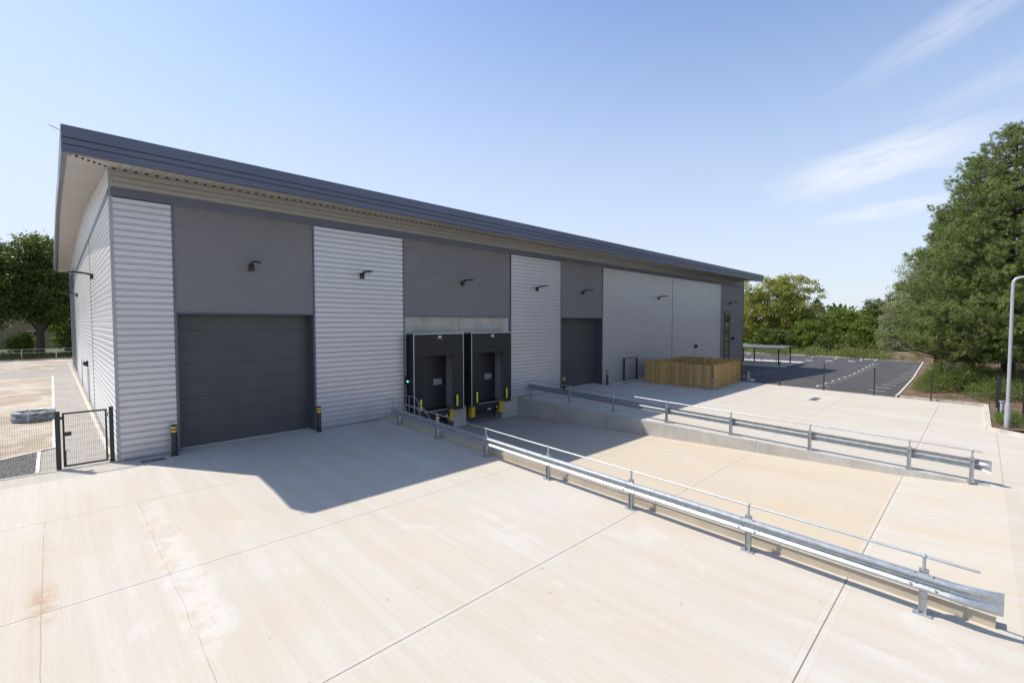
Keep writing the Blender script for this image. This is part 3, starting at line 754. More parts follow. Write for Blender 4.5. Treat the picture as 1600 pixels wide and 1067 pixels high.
# ------------------------------------------------------------------ loading bays
def dock(cx, which):
    y = -.60; hw = 1.535
    if which == 1: hwl = 11.0; hwr = 14.08
    else: hwl = 14.64; hwr = 17.68
    t = thing('dock_shelter', f'black fabric dock shelter over the {"left" if which == 1 else "right"} loading bay, {"beside the steps" if which == 1 else "beside the silver wall panel"}', 'dock shelter', (cx, 0, 0), 'dock shelters over the loading bays')
    f = MB()
    f.box(hwl, hwl+.035, y, .05, .05, 4.03); f.box(hwr-.035, hwr, y, .05, .05, 4.03); f.box(hwl+.035, hwr-.035, y, .05, 3.99, 4.03)
    build_split(f, 'side_curtain', 'black_fabric', t)
    ol, or_, ot = cx-.93, cx+.94, 2.93
    c = MB()
    def fold(x0, x1, z0, z1, flip):
        nx = 5
        A = []; B = []
        for k in range(nx+1):
            u = k/nx; x = x0+(x1-x0)*u; off = (.10*(u if flip else 1-u))**1.0
            A.append((x, y+.01+off*.9, z0)); B.append((x, y+.01+off*.9, z1))
        c.strip(A, B)
    fold(hwl+.03, ol, .0, 3.99, True); fold(or_, hwr-.03, .0, 3.99, False)
    build_split(c, 'front_curtain', 'black_fabric', t)
    MB().hexa([(hwl+.03, y-.004, ot), (hwr-.03, y-.004, ot), (hwr-.03, y+.03, ot), (hwl+.03, y+.03, ot)], [(hwl+.03, y-.002, 3.99), (hwr-.03, y-.002, 3.99), (hwr-.03, y+.02, 3.99), (hwl+.03, y+.02, 3.99)]).build('head_curtain', 'black_fabric', t)
    a = MB(); a.box(hwl-.008, hwl+.022, y-.03, y, .05, 4.05); a.box(hwr-.022, hwr+.008, y-.03, y, .05, 4.05); a.box(hwl+.022, hwr-.022, y-.03, y-.001, 4.015, 4.052)
    build_split(a, 'edge_trim', 'alu', t)
    for sx in (-1, 1):
        xs = cx+sx*1.13
        yy_ = y-.012
        MB().box(xs-.055, xs+.055, yy_, yy_+.008, .22, .80).build('guide_stripe', 'lime', t)
    lg = MB(); cxl = cx+.02   # small pale maker's badge: a row of uprights over a spread bar
    for k in (-2, -1, 0, 1, 2): lg.box(cxl+k*.042-.014, cxl+k*.042+.014, y-.012, y-.006, 3.865, 3.93)
    lg.box(cxl-.10, cxl+.10, y-.012, y-.006, 3.845, 3.86)
    lg.add([(cxl-.14, y-.012, 3.765), (cxl-.04, y-.012, 3.80), (cxl, y-.012, 3.82), (cxl+.04, y-.012, 3.80), (cxl+.14, y-.012, 3.765), (cxl+.14, y-.012, 3.785), (cxl, y-.012, 3.842), (cxl-.14, y-.012, 3.785)], [(0,1,2,3,4,5,6,7)])
    lg.build('badge', 'white', t)
    # door, frame and window belong to the building
    d = box(cx-1.37, cx+1.37, .50, .56, .04, 3.3).build('dock_door', 'dock_door_steel_shaded', WH)
    dw = box(cx+.38, cx+.92, .485, .50, 1.27, 1.60).build('vision_panel', 'conduit', d)  # opaque pale grey; bright reflection in the glass put into its colour
    fr = MB(); fr.box(cx+1.22, cx+1.37, .05, .5, .04, 3.3); fr.box(cx-1.37, cx-1.22, .05, .5, .04, 3.3); build_split(fr, 'door_frame', 'conduit', WH)
    # leveller
    L = thing('dock_leveller', f'black dock leveller with yellow bumpers under the {"left" if which == 1 else "right"} dock shelter', 'dock leveller', (cx, 0, -1.1), 'dock levellers with yellow bumpers')
    box(cx-1.20, cx+1.20, -.02, .5, -.06, .02).build('platform', 'black_paint', L)
    box(cx-1.0, cx+1.0, -.14, -.02, -.42, .0).build('lip', 'black_paint', L)
    box(cx-1.0, cx+1.0, -.10, -.0, .0, .022).build('lip_edge', 'alu', L)
    box(cx-1.24, cx+1.24, .3, .5, -.62, -.061).build('frame', 'black_paint', L)
    for sx in (-1, 1):
        xs = cx+sx*1.08
        k = box(xs-.13, xs+.13, -.20, .06, -.68, .04).build('bumper', 'black_paint', L)
        MB().box(xs-.125, xs+.125, -.215, -.2, -.66, .03).build('bumper_face', 'yellow', k)
        MB().box(xs-.14, xs-.13, -.2, .04, -.66, .03).build('bumper_side', 'yellow', k)
    box(cx+.05, cx+.30, -.16, -.142, -.40, -.34).build('plate_label', 'white', L)
    MB().tube([(cx+.75, -.15, -.30), (cx+.75, -.20, -.30)], .045, 10).build('lip_pin', 'white', L)
dock(12.54, 1); dock(16.17, 2)
# signal lights
for x, lab, on in ((10.93, 'small black signal light glowing green, left of the left loading bay', True), (14.40, 'small black signal light fixed between the two loading bays', False)):
    t = thing('signal_light', lab, 'signal light', (x, .05, 1.75))
    box(x-.06, x+.09, -.13, .05, 1.55, 1.95).build('housing', 'black_paint', t)
    MB().tube([(x+.015, -.13, 1.70), (x+.015, -.15, 1.70)], .045, 12).build('lens', 'green_led' if on else 'white', t)
    MB().tube([(x+.015, -.13, 1.85), (x+.015, -.15, 1.85)], .04, 12).build('lens', 'void', t)

# ------------------------------------------------------------------ wall lights
def wall_light(loc, rot, label):
    t = thing('wall_light', label, 'wall light', loc, 'black wall lights along the warehouse')
    t.rotation_euler = (0, 0, rot)
    local(box(-.09, .09, -.10, .03, -.14, .12).build('bracket', 'black_paint', bevel=.015), t)
    local(MB().tube([(0, -.08, .06), (0, -.16, .10), (0, -.26, .115)], .045, 8).build('arm', 'black_paint', smooth=True), t)
    h = MB(); # tapered flat head
    pr_ = [(-.22, .10, .07), (-.40, .15, .09), (-.75, .14, .07), (-.95, .07, .035)]
    vs = []
    for y, hw_, th_ in pr_:
        zc = .11+.03*math.sin((-y-.2)/.75*2.2); vs += [(-hw_, y, zc-th_/3), (hw_, y, zc-th_/3), (hw_*.8, y, zc+th_/2), (-hw_*.8, y, zc+th_/2)]
    fs = [(0,1,2,3), (12,15,14,13)]
    for k in range(3):
        for j in range(4): fs.append((k*4+j, k*4+(j+1)%4, (k+1)*4+(j+1)%4, (k+1)*4+j))
    h.add(vs, fs); hd = local(h.build('head', 'black_paint'), t)
    l = MB(); l.add([(-.09, -.36, .088), (.09, -.36, .088), (.10, -.72, .100), (-.10, -.72, .100)], [(0,1,2,3)]); l.add([(-.09, -.36, .098), (.09, -.36, .098), (.10, -.72, .11), (-.10, -.72, .11)], [(3,2,1,0)])
    local(l.build('lens', 'lens'), hd)
    return t
labs = ['black wall light above the nearest large roller door', 'black wall light on the silver panel between the nearest door and the loading bays', 'black wall light above the two loading bays',
        'black wall light on the silver panel just right of the loading bays', 'black wall light above the far roller door', 'black wall light on the wide silver panel above the timber enclosure', 'black wall light above the slim window at the far end']
for x, l in zip((4.1, 8.66, 14.5, 20.5, 25.35, 36.3, 52.7), labs): wall_light((x, -.03, 6.73), 0, l)
wall_light((.0, 9.6, 6.78), R(-90), 'nearer black wall light on the sunlit gable end')
wall_light((.06, 30., 6.75), R(-90), 'farther black wall light on the sunlit gable end')
for loc, rot, lab in (((.04, 17.6, 2.15), R(-90), 'small black bulkhead light low on the sunlit gable end'), ((43.9, -.03, 2.25), 0, 'small black bulkhead light low on the silver wall above the timber enclosure'), ((53.6, -.03, 2.8), 0, 'small black bulkhead light beside the slim window')):
    t = thing('bulkhead_light', lab, 'bulkhead light', loc, 'small bulkhead lights on the walls'); t.rotation_euler = (0, 0, rot)
    local(box(-.17, .17, -.06, .02, -.17, .17).build('base', 'black_paint', bevel=.03), t)
    m_ = MB(); m_.ball((0, -.06, .02), .19, 14, 10, .95); local(m_.build('hood', 'black_paint', smooth=True), t)
    cdt = MB().tube([(0, -.04, -.17), (0, -.04, -loc[2]+.3)], .012, 6); local(cdt.build('cable_tube', 'conduit'), t)

# ------------------------------------------------------------------ bollards
def bollard(x, y, label, h=1.08):
    z = G(x, y); t = thing('bollard', label, 'bollard', (x, y, z), 'black and yellow bollards by the doors')
    local(MB().tube([(0,0,0), (0,0,h-.035), (0,0,h-.01), (0,0,h)], [.085, .085, .075, .04], 20).build('post', 'black_paint', smooth=True), t)
    for a in (h-.26, h-.14): local(MB().tube([(0,0,a), (0,0,a+.065)], .0875, 20, cap=False).build('reflective_band', 'yellow_tape', smooth=True), t)
    local(MB().tube([(0,0,.0), (0,0,.012)], .14, 8).build('base_plate', 'black_paint'), t)
bollard(1.46, -.36, 'black bollard with two yellow bands at the left side of the nearest door')
bollard(6.48, -.36, 'black bollard with two yellow bands at the right side of the nearest door')
bollard(22.55, -.62, 'black bollard with yellow bands at the left side of the far door, behind the rail')
bollard(27.78, -.52, 'black bollard with yellow bands at the right side of the far door')

# ------------------------------------------------------------------ gate and mesh fence on the left
def mesh_panel(L, h, pitchx=.05, pitchz=.2, r=.0019, z0=.08):
    b = MB(); n = int(L/pitchx)
    for k in range(n+1):
        x = k*L/n; b.box(x-r, x+r, -r, r, z0, h)
    m = int((h-z0)/pitchz)
    for k in range(m+1):
        z = z0+k*(h-z0)/m; b.box(0, L, r+.001, r+.005, z-.002, z+.002)
    return b
gt = thing('mesh_gate', 'black mesh pedestrian gate closing the path by the building corner', 'gate', (-1.42, .14, 0))
for x, w_ in ((0, .06), (1.27, .055)): local(box(x-w_, x+w_, -.05, .05, -.02, 1.84).build('post', 'black_paint', bevel=.006), gt)
fr = MB(); a0, a1 = .105, 1.165
fr.box(a0, a0+.05, -.025, .025, .07, 1.78); fr.box(a1-.05, a1, -.025, .025, .07, 1.78); fr.box(a0+.05, a1-.05, -.024, .024, 1.73, 1.78); fr.box(a0+.05, a1-.05, -.024, .024, .07, .12)
leaf = local(fr.build('gate_leaf', 'black_paint', bevel=.004), gt)
mp = local(mesh_panel(a1-a0-.1, 1.73, z0=.12).build('mesh', 'black_paint'), leaf); mp.location = (a0+.05, 0, 0)
local(box(a0+.02, a0+.20, -.05, .05, 1.05, 1.17).build('lock', 'black_paint', bevel=.01), leaf)
local(MB().tube([(a0+.06, -.045, .12), (a0+.06, -.045, .60), (a0+.14, -.045, .60)], .012, 6).build('drop_bolt', 'black_paint'), leaf)
for z in (.22, 1.6): local(MB().tube([(1.17, 0, z-.06), (1.17, 0, z+.06)], .03, 8).build('hinge', 'galv_dull'), leaf)
local(box(.06, .105, -.02, .02, 1.58, 1.66).build('keep', 'black_paint'), gt)
fp = thing('mesh_fence', 'dark wire mesh fence running left from the gate', 'fence', (-7.8, .14, 0))
pn = local(mesh_panel(6.32, 1.78).build('mesh', 'black_paint'), fp)
for x in (0., 3.1): local(box(x-.03, x+.03, .01, .07, 0, 1.8).build('post', 'black_paint'), fp)

# gate frame beside the timber enclosure
gb = thing('gate_frame', 'black gate frame standing between the silver wall and the timber enclosure', 'gate', (30.45, -.5, 0))
b = MB(); P0 = Vector((30.55, -.22)); P1 = Vector((32.3, -.32))
for p in (P0, P1): b.box(p.x-.055, p.x+.055, p.y-.05, p.y+.05, -.02, 1.82)
build_split(b, 'post', 'black_paint', gb)
MB().tube([(P0.x, P0.y, 1.78), (P1.x, P1.y, 1.78)], .025, 6).build('top_rail', 'black_paint', gb)
MB().tube([(P0.x, P0.y, .12), (P1.x, P1.y, .12)], .025, 6).build('bottom_rail', 'black_paint', gb)

# ------------------------------------------------------------------ timber enclosure
TE = thing('timber_enclosure', 'open-topped golden timber board enclosure standing by the silver wall', 'bin enclosure', (31.4, -6.5, -.13))
def boards(p0, p1, zt, name='board_panel', thick=.045):
    d = Vector((p1[0]-p0[0], p1[1]-p0[1])); L = d.length; d.normalize(); nr = Vector((-d.y, d.x))*thick/2
    b = MB(); n = int(L/.15); rg = random.Random(int(L*100))
    for k in range(n):
        a = Vector(p0)+d*(k*L/n+.003); c = Vector(p0)+d*((k+1)*L/n-.003); o = nr*(1+.15*(k % 2))
        za = G(a.x, a.y)+.05; dz_ = rg.uniform(-.012, .012)
        b.hexa([tuple(a-o)+(za,), tuple(c-o)+(za,), tuple(c+o)+(za,), tuple(a+o)+(za,)], [tuple(a-o)+(zt+dz_,), tuple(c-o)+(zt+dz_,), tuple(c+o)+(zt+dz_,), tuple(a+o)+(zt+dz_,)])
    return b.build(name, 'fence_timber', TE)
A_, B_, C_, D_ = (31.3, -1.65), (31.5, -6.85), (38.35, -6.35), (38.0, -1.5)
hz = 1.64
A2 = (31.43, -4.95); A3 = (31.5, -6.65)
boards(A_, A2, hz); boards(B_, C_, hz-.03); boards(C_, D_, hz); boards(D_, A_, hz)
gl = boards(A2, A3, hz-.06, 'gate_leaf')
for zf in (.25, .85, 1.45):
    MB().box(31.37, 31.395, -6.62, -5.75, zf-.04+G(31,-6), zf+.02+G(31,-6)).build('strap_hinge', 'galv', gl)
MB().box(31.35, 31.39, -5.1, -4.9, 1.30, 1.40).build('latch', 'galv', gl)
b = MB()
for p in (A_, A2, B_, C_, D_, (34.8, -6.55), (31.35, -3.3)): b.box(p[0]+.03, p[0]+.13, p[1]-.04, p[1]+.06, G(*p)-.02, hz+.02)
build_split(b, 'corner_post', 'fence_timber', TE)
b = MB()
for z in (.3, 1.4):
    b.box(31.5, 38.1, -1.62, -1.55, z, z+.09); b.box(31.6, 38.2, -6.66, -6.6, z, z+.06)
build_split(b, 'cross_rail', 'fence_timber', TE)

# small things on the ground
def grate(x0, x1, y0, y1, label):
    t = thing('drain_grate', label, 'drain', ((x0+x1)/2, (y0+y1)/2, G(0, (y0+y1)/2)), 'drain covers in the yard')
    b = MB(); f = lambda y: G(0, y)+.006
    b.add([(x0,y0,f(y0)),(x1,y0,f(y0)),(x1,y1,f(y1)),(x0,y1,f(y1))], [(0,1,2,3)]); b.build('cover', 'gratem', t)
    k = MB(); n = 9
    for i in range(n): xx = x0+.03+(x1-x0-.06)*i/(n-1); k.hexa([(xx-.012,y0+.02,f(y0)+.001),(xx+.012,y0+.02,f(y0)+.001),(xx+.012,y1-.02,f(y1)+.001),(xx-.012,y1-.02,f(y1)+.001)], [(xx-.012,y0+.02,f(y0)+.010),(xx+.012,y0+.02,f(y0)+.010),(xx+.012,y1-.02,f(y1)+.010),(xx-.012,y1-.02,f(y1)+.010)])
    build_split(k, 'bar', 'galv_dull', t)
grate(.50, 1.18, -.72, -.42, 'dark drain grate at the foot of the silver corner panel')
grate(32.2, 33.6, -12.85, -12.45, 'dark drain grate out in the sunlit far yard')
grate(29.3, 30.6, -1.05, -.75, 'dark drain grate in shade left of the timber enclosure')
CO = thing('hose_coil', 'coil of grey ribbed hose lying on the sandy ground behind the mesh fence', 'hose coil', (-2.18, 11.4, 0))
b = MB(); rg = random.Random(5)
for k in range(4):
    for j in range(3 if k < 3 else 2):
        rr = .70-.11*j+rg.uniform(-.02, .02); z = .06+k*.11; pts = []
        for i in range(37):
            t = 2*math.pi*i/36; pts.append((-2.18+rr*math.cos(t)+.02*math.sin(3*t+k), 11.4+rr*math.sin(t), z+.02*math.sin(2*t+j)))
        b.tube(pts, .053, 8, cap=False)
b.build('hose', 'hose', CO, smooth=True) if 'hose' in MAT else None
def hosem(n, P, c, b_):
    return n.mix(n.ss(n.noise(n.vm('MULTIPLY', P, (1,1,3)), 4., 4, .6), .4, .6), (.16, .17, .18), (.42, .44, .46))
mat('hose', rough=.4, extra=hosem)
b.build('hose', 'hose', CO, smooth=True)
tb = MB()
for a in (0.4, 2.3, 4.5):
    cx_, cy_ = -2.18+.59*math.cos(a), 11.4+.59*math.sin(a); nx_, ny_ = math.cos(a), math.sin(a)
    tb.tube([(cx_-nx_*.2, cy_-ny_*.2, .0), (cx_-nx_*.2, cy_-ny_*.2, .50), (cx_+nx_*.18, cy_+ny_*.18, .50), (cx_+nx_*.18, cy_+ny_*.18, .0)], .012, 5)
build_split(tb, 'tie', 'white', CO)

# ------------------------------------------------------------------ fence posts on the right
fpos = [((38.05, -6.45), 'first thin black fence post, beside the timber enclosure'), ((37.9, -9.25), 'second thin black fence post from the timber enclosure'), ((37.95, -12.1), 'third thin black fence post from the timber enclosure'),
        ((38.0, -14.98), 'fourth thin black fence post from the timber enclosure'), ((38.05, -17.85), 'thin black fence post in front of the sprawling shrub')]
proto = None
def fpost(x, y, label, w=.045, h=1.82):
    t = thing('fence_post', label, 'fence post', (x, y, G(x, y)), 'black fence posts at the yard edge')
    po = local(box(-w/2, w/2, -w/2, w/2, -.02, h).build('post', 'black_paint'), t)
    local(box(-.09, .09, -.09, .09, 0, .012).build('base_plate', 'black_paint'), t); local(box(-w/2-.006, w/2+.006, -w/2-.006, w/2+.006, h, h+.02).build('cap', 'black_paint'), t)
    return t
for (x, y), l in fpos: fpost(x, y, l, .065)
fpost(37.3, -20.72, 'taller thin black gate post at the edge of the planting bed', .08, 2.0)
fpost(35.0, -20.78, 'stout black gate post nearest the short grey pillar', .13, 2.05)
fpost(32.6, -21.55, 'black fence post right of the lamp column', .07, 2.0)
t = thing('timber_stake', 'short pale timber stake beside the right corner of the timber enclosure', 'stake', (38.75, -6.75, 0))
box(38.5, 38.62, -6.85, -6.74, -.2, .62).build('stake', 'timber_pale', t, bevel=.006); b = MB(); b.ball((38.75, -6.98, -.06), .13, 10, 6, .7); b.ball((38.9, -7.1, -.08), .1, 10, 6, .7); 
tag(b.build('sack', 'white', smooth=True), 'small crumpled white sack on the ground by the timber stake', 'sack')
t = thing('grey_pillar', 'short grey service pillar with a flat cap in the planting bed', 'pillar', (34.2, -20.85, G(0, -20.9)))
local(MB().tube([(0,0,-.1), (0,0,.82)], .065, 14).build('body', 'lamp_paint', smooth=True), t); local(MB().tube([(0,0,.82), (0,0,.88)], .11, 14).build('cap', 'lamp_paint'), t)
LP = thing('street_lamp', 'tall pale grey lamp column with a curved arm at the right edge', 'street lamp', (30.3, -20.95, -.42))
local(MB().tube([(0,0,-.1), (0,0,1.15), (0,0,1.32)], [.10, .10, .066], 16).build('base', 'lamp_paint', smooth=True), LP)
local(MB().tube([(0,0,1.3), (0,0,6.75), (.0,-.02,6.93), (.02,-.09,7.04), (.04,-.22,7.10), (.05,-.5,7.13), (.07,-1.4,7.17)], [.067, .060, .058, .056, .054, .05, .046], 14).build('column', 'lamp_paint', smooth=True), LP)
local(MB().hexa([(-.1,-1.35,7.12),(.2,-1.35,7.12),(.24,-2.0,7.16),(-.1,-2.0,7.16)], [(-.06,-1.35,7.24),(.18,-1.35,7.24),(.2,-2.0,7.22),(-.06,-2.0,7.22)]).build('lamp_head', 'lamp_paint', bevel=.02), LP)
local(box(-.04, .04, -.108, -.096, .5, .95).build('access_door', 'galv_dull'), LP)

# ------------------------------------------------------------------ cycle shelter
CS = thing('cycle_shelter', 'low open cycle shelter with a thin flat canopy beyond the far corner of the warehouse', 'cycle shelter', (62, -1, -.6))
pts = [(59.94, .79), (64.1, .87), (61.61, -2.93), (64.89, -3.12)]
pts = [(59.4, -.9), (64.3, .6), (61.0, -2.75), (65.0, -2.9), (60.2, 3.5), (64.2, 4.0)]
slab = MB(); q = [(58.6, -3.6), (68.5, -3.9), (68.0, 7.5), (58.6, 7.5)]; slab.hexa([(x, y, -.8) for x, y in q], [(x, y, -.52) for x, y in q]); slab.build('slab', 'kerb', CS)
for (x, y) in ((60.9, -2.8), (65., -3.0), (60.6, 1.1), (64.6, 1.1), (60.4, 5.2), (64.4, 5.2)): box(x-.06, x+.06, y-.06, y+.06, -.55, 1.62 if x > 63 else 1.45).build('post', 'black_paint', CS)
MB().hexa([(60.2, -3.2, 1.45), (65.2, -3.2, 1.62), (64.8, 6.4, 1.62), (60.0, 6.4, 1.45)], [(60.2, -3.2, 1.50), (65.2, -3.2, 1.67), (64.8, 6.4, 1.67), (60.0, 6.4, 1.50)]).build('canopy', 'canopy_sheet' if 'canopy_sheet' in MAT else 'lamp_paint', CS)
for k in range(5):
    y = -2.0+k*1.6; r_ = MB().tube([(62.2, y, -.52), (62.2, y, .05), (62.3, y, .22), (62.9, y, .22), (63.0, y, .05), (63.0, y, -.52)], .03, 8)
    tag(r_.build('cycle_stand', 'galv', smooth=True), 'hoop cycle stand under the canopy of the shelter', 'cycle stand', 'hoop cycle stands under the shelter')

# ------------------------------------------------------------------ foliage
def quads_mesh(name, V, tone, m, parent=None):
    """V: (n,4,3) array of quads"""
    n = len(V); me = bpy.data.meshes.new(name)
    me.vertices.add(n*4); me.vertices.foreach_set('co', V.reshape(-1).astype(np.float32))
    me.loops.add(n*4); me.loops.foreach_set('vertex_index', np.arange(n*4, dtype=np.int32))
    me.polygons.add(n); me.polygons.foreach_set('loop_start', np.arange(0, n*4, 4, dtype=np.int32)); me.polygons.foreach_set('loop_total', np.full(n, 4, dtype=np.int32))
    me.update(calc_edges=True)
    a = me.attributes.new('tone', 'FLOAT', 'FACE'); a.data.foreach_set('value', tone.astype(np.float32))
    o = bpy.data.objects.new(name, me); COL.objects.link(o); me.materials.append(MAT[m])
    if parent: o.parent = parent
    return o
def unit(v): return v/np.maximum(np.linalg.norm(v, axis=-1, keepdims=True), 1e-6)
def leaves(rng, centers, per, spread, size, aspect=.6, up=.5, ctone=None, flat=.75):
    n = len(centers)*per
    C = np.repeat(centers, per, axis=0)+rng.normal(0, 1, (n, 3))*np.array([spread, spread, spread*flat])
    nr = unit(rng.normal(0, 1, (n, 3))+np.array([0, 0, up])); a = unit(np.cross(nr, rng.normal(0, 1, (n, 3)))); b = np.cross(nr, a)
    s = size*rng.uniform(.6, 1.3, (n, 1)); a = a*s; b = b*s*aspect
    V = np.stack([C-a, C+b*.9+a*.1, C+a, C-b*.9+a*.1], axis=1)
    t = np.repeat(ctone if ctone is not None else rng.uniform(0, 1, len(centers)), per)*.6+rng.uniform(0, .4, n)
    return V, t
def needles(rng, centers, per, length, width, up=.35, ctone=None):
    n = len(centers)*per; C = np.repeat(centers, per, axis=0)+rng.normal(0, .06, (n, 3))
    d = unit(rng.normal(0, 1, (n, 3))+np.array([0, 0, up])); L = length*rng.uniform(.6, 1.15, (n, 1)); w_ = unit(np.cross(d, rng.normal(0, 1, (n, 3))))*width
    V = np.stack([C-w_*.5, C+w_*.5, C+d*L+w_*.35, C+d*L-w_*.35], axis=1)
    t = np.repeat(ctone if ctone is not None else rng.uniform(0, 1, len(centers)), per)*.65+rng.uniform(0, .35, n)
    return V, t
def crown_points(rng, blobs, n):
    vol = np.array([b[3]*b[4]*b[5] for b in blobs])**.67; pr_ = vol/vol.sum(); out = []
    for b, p in zip(blobs, pr_):
        k = max(6, int(n*p)); d = unit(rng.normal(0, 1, (k, 3)))
        lump = 1+.16*np.sin(d[:, 0]*5+b[0])*np.cos(d[:, 1]*6+b[1])+.10*np.sin(d[:, 2]*9+b[2])
        r = rng.uniform(.30, 1., (k, 1))**.38*lump[:, None]
        out.append(np.array(b[:3])+d*r*np.array(b[3:6]))
    return np.concatenate(out)
def limbs(rng, H, tr, blobs, bend=.3, lean=(0,0)):
    b = MB(); rg = random.Random(int(H*97))
    top_ = (lean[0], lean[1], H*.62)
    pts = [(0,0,-.3), (0, 0, .3), (rg.uniform(-.1,.1)*bend, rg.uniform(-.1,.1)*bend, H*.2), (lean[0]*.5+rg.uniform(-.3,.3)*bend, lean[1]*.5+rg.uniform(-.3,.3)*bend, H*.4), top_]
    b.tube(pts, [tr*1.35, tr*1.05, tr*.85, tr*.6, tr*.25], 9)
    for bl in blobs:
        z0 = min(H*.55, max(H*.12, bl[2]*.45)); t = z0/(H*.62)
        s = Vector((lean[0]*t, lean[1]*t, z0)); e = Vector(bl[:3]); mid = s.lerp(e, .5)+Vector((rg.uniform(-.3,.3), rg.uniform(-.3,.3), .25))
        b.tube([s, mid, e], [tr*.45, tr*.28, tr*.08], 6)
        for k in range(4):
            d = Vector((rg.uniform(-1,1)*bl[3], rg.uniform(-1,1)*bl[4], rg.uniform(-.5,1)*bl[5]))*.75
            b.tube([mid.lerp(e, rg.uniform(.3, .9)), e+d], [tr*.14, tr*.03], 5)
    return b
def auto_blobs(rng, H, Rr, base=.25, n=9):
    out = []
    for k in range(n):
        t = (k+.5)/n; z = H*(base+(1-base)*.92*t); rad = Rr*math.sin(math.pi*min(.97, .22+.72*t))**.8
        a = k*2.4+rng.uniform(0, 1.2); off = rad*.52*(1-.4*t)
        s = Rr*rng.uniform(.42, .58)*(1-.3*t)
        out.append((off*math.cos(a), off*math.sin(a), min(z, H-s*.8), s, s, s*.78))
    out.append((0, 0, H*.55, Rr*.6, Rr*.6, H*.28))
    return out
def tree(name, label, x, y, H, Rr, m, n, per=26, size=.16, spread=.34, base=.25, seed=0, tr=.22, group=None, blobs=None, z=None, barkm='bark', cat='tree', up=.5, wisps=0, aspect=.6, nb=9):
    rng = np.random.default_rng(seed); t = thing(name, label, cat, (x, y, G(x, y) if z is None else z), group)
    bl = blobs or auto_blobs(rng, H, Rr, base, nb)
    pts = crown_points(rng, bl, n)
    if wisps:
        d = unit(rng.normal(0, 1, (wisps, 3))+np.array([0,0,.9])); c = np.array([0,0,H*.62])
        for k in range(wisps):
            q = c+d[k]*np.array([Rr, Rr, H*.42])*rng.uniform(.95, 1.15); pts = np.concatenate([pts, q+rng.normal(0, .22, (3, 3))])
    ct = np.clip(rng.uniform(0, 1, len(pts)), 0, 1)
    V, tn = leaves(rng, pts, int(per*1.1), spread*.72, size*.95, aspect, up, ct)
    quads_mesh('crown', V, tn, m, t)
    local(limbs(rng, H, tr, bl).build('trunk', barkm, smooth=True), t)
    return t
# far side of the car park. ray helper: position along a picture column
DIR = lambda px: (lambda a: (math.cos(a), math.sin(a)))(HEAD-math.atan((px-800)/727.6))
def on(px, dist):
    c, s = DIR(px); return CAM.x+c*dist, CAM.y+s*dist
def height_for(px, dist, py, zb):   # height whose top shows at picture row py
    depth = dist*math.cos(math.atan((px-800)/727.6)); return CAM.z+(504-py)/727*depth-zb
def T_(name, label, px, dist, py, wpx, m, n, **k):
    x, y = on(px, dist); zb = G(x, y); depth = dist*math.cos(math.atan((px-800)/727.6))
    H = height_for(px, dist, py, zb); Rr = wpx/727*depth/2*.80
    return tree(name, label, x, y, H, Rr, m, n, **k)
GR = 'trees beyond the car park'
T_('broadleaf_tree', 'yellow-green tree with bare twig tips rising right beside the far corner of the warehouse', 1180, 105, 446, 100, 'leaf_yellow', 520, seed=1, group=GR, wisps=30, size=.19, spread=.5, tr=.25)
T_('broadleaf_tree', 'tallest yellow-green tree beyond the car park, loose crown with a stray tuft on the right', 1232, 107, 440, 120, 'leaf_yellow', 700, seed=2, group=GR, wisps=60, size=.19, spread=.5, base=.2)
T_('conifer_tree', 'dark spruce standing far behind, right of the tall yellow-green tree', 1276, 170, 470, 38, 'needle_blue', 420, seed=4, group=GR, base=.1, size=.3, spread=.5, blobs=[(0,0,z,r,r,1.6) for z, r in ((4,3.2),(5.5,2.9),(7,2.4),(8.5,1.9),(9.8,1.3),(10.8,.7))])
T_('conifer_tree', 'small dark tree top just showing above the bushes in the distance', 1305, 190, 481, 42, 'needle_blue', 250, seed=5, group=GR, size=.3, spread=.5)
T_('broadleaf_tree', 'bright green rounded bush tree behind the cycle shelter', 1262, 101, 500, 76, 'leaf_green', 380, seed=6, group=GR, base=.12, size=.18, spread=.42)
T_('broadleaf_tree', 'dense dark bushy tree low behind the cycle shelter canopy', 1205, 99, 512, 100, 'leaf_deep', 420, seed=7, group=GR, base=.08, size=.18, spread=.42)
T_('broadleaf_tree', 'mid green domed tree in the middle of the row beyond the car park', 1322, 105, 482, 84, 'leaf_green', 520, seed=8, group=GR, base=.12, size=.18, spread=.42)
T_('broadleaf_tree', 'deep green tree rising behind and right of the domed tree', 1372, 110, 466, 84, 'leaf_deep', 560, seed=9, group=GR, base=.15, size=.18, spread=.45)
T_('broadleaf_tree', 'bushy green tree whose dark crown fills the gap left of the pale willow', 1352, 102, 492, 60, 'leaf_green', 360, seed=10, group=GR, base=.1, size=.18, spread=.42)
T_('willow_tree', 'tall pale grey-green willow left of the big pine', 1436, 95, 388, 128, 'leaf_willow', 900, seed=11, group=GR, base=.15, size=.15, spread=.45, aspect=.35, tr=.3, nb=14)
T_('willow_tree', 'lower pale grey-green willow bush at the left foot of the tall willow', 1400, 93, 470, 76, 'leaf_willow', 460, seed=12, group=GR, base=.1, size=.15, spread=.42, aspect=.35)
T_('broadleaf_tree', 'dark green tree top behind the tall pale willow', 1405, 113, 440, 60, 'leaf_deep', 360, seed=13, group=GR, base=.3, size=.18, spread=.45)
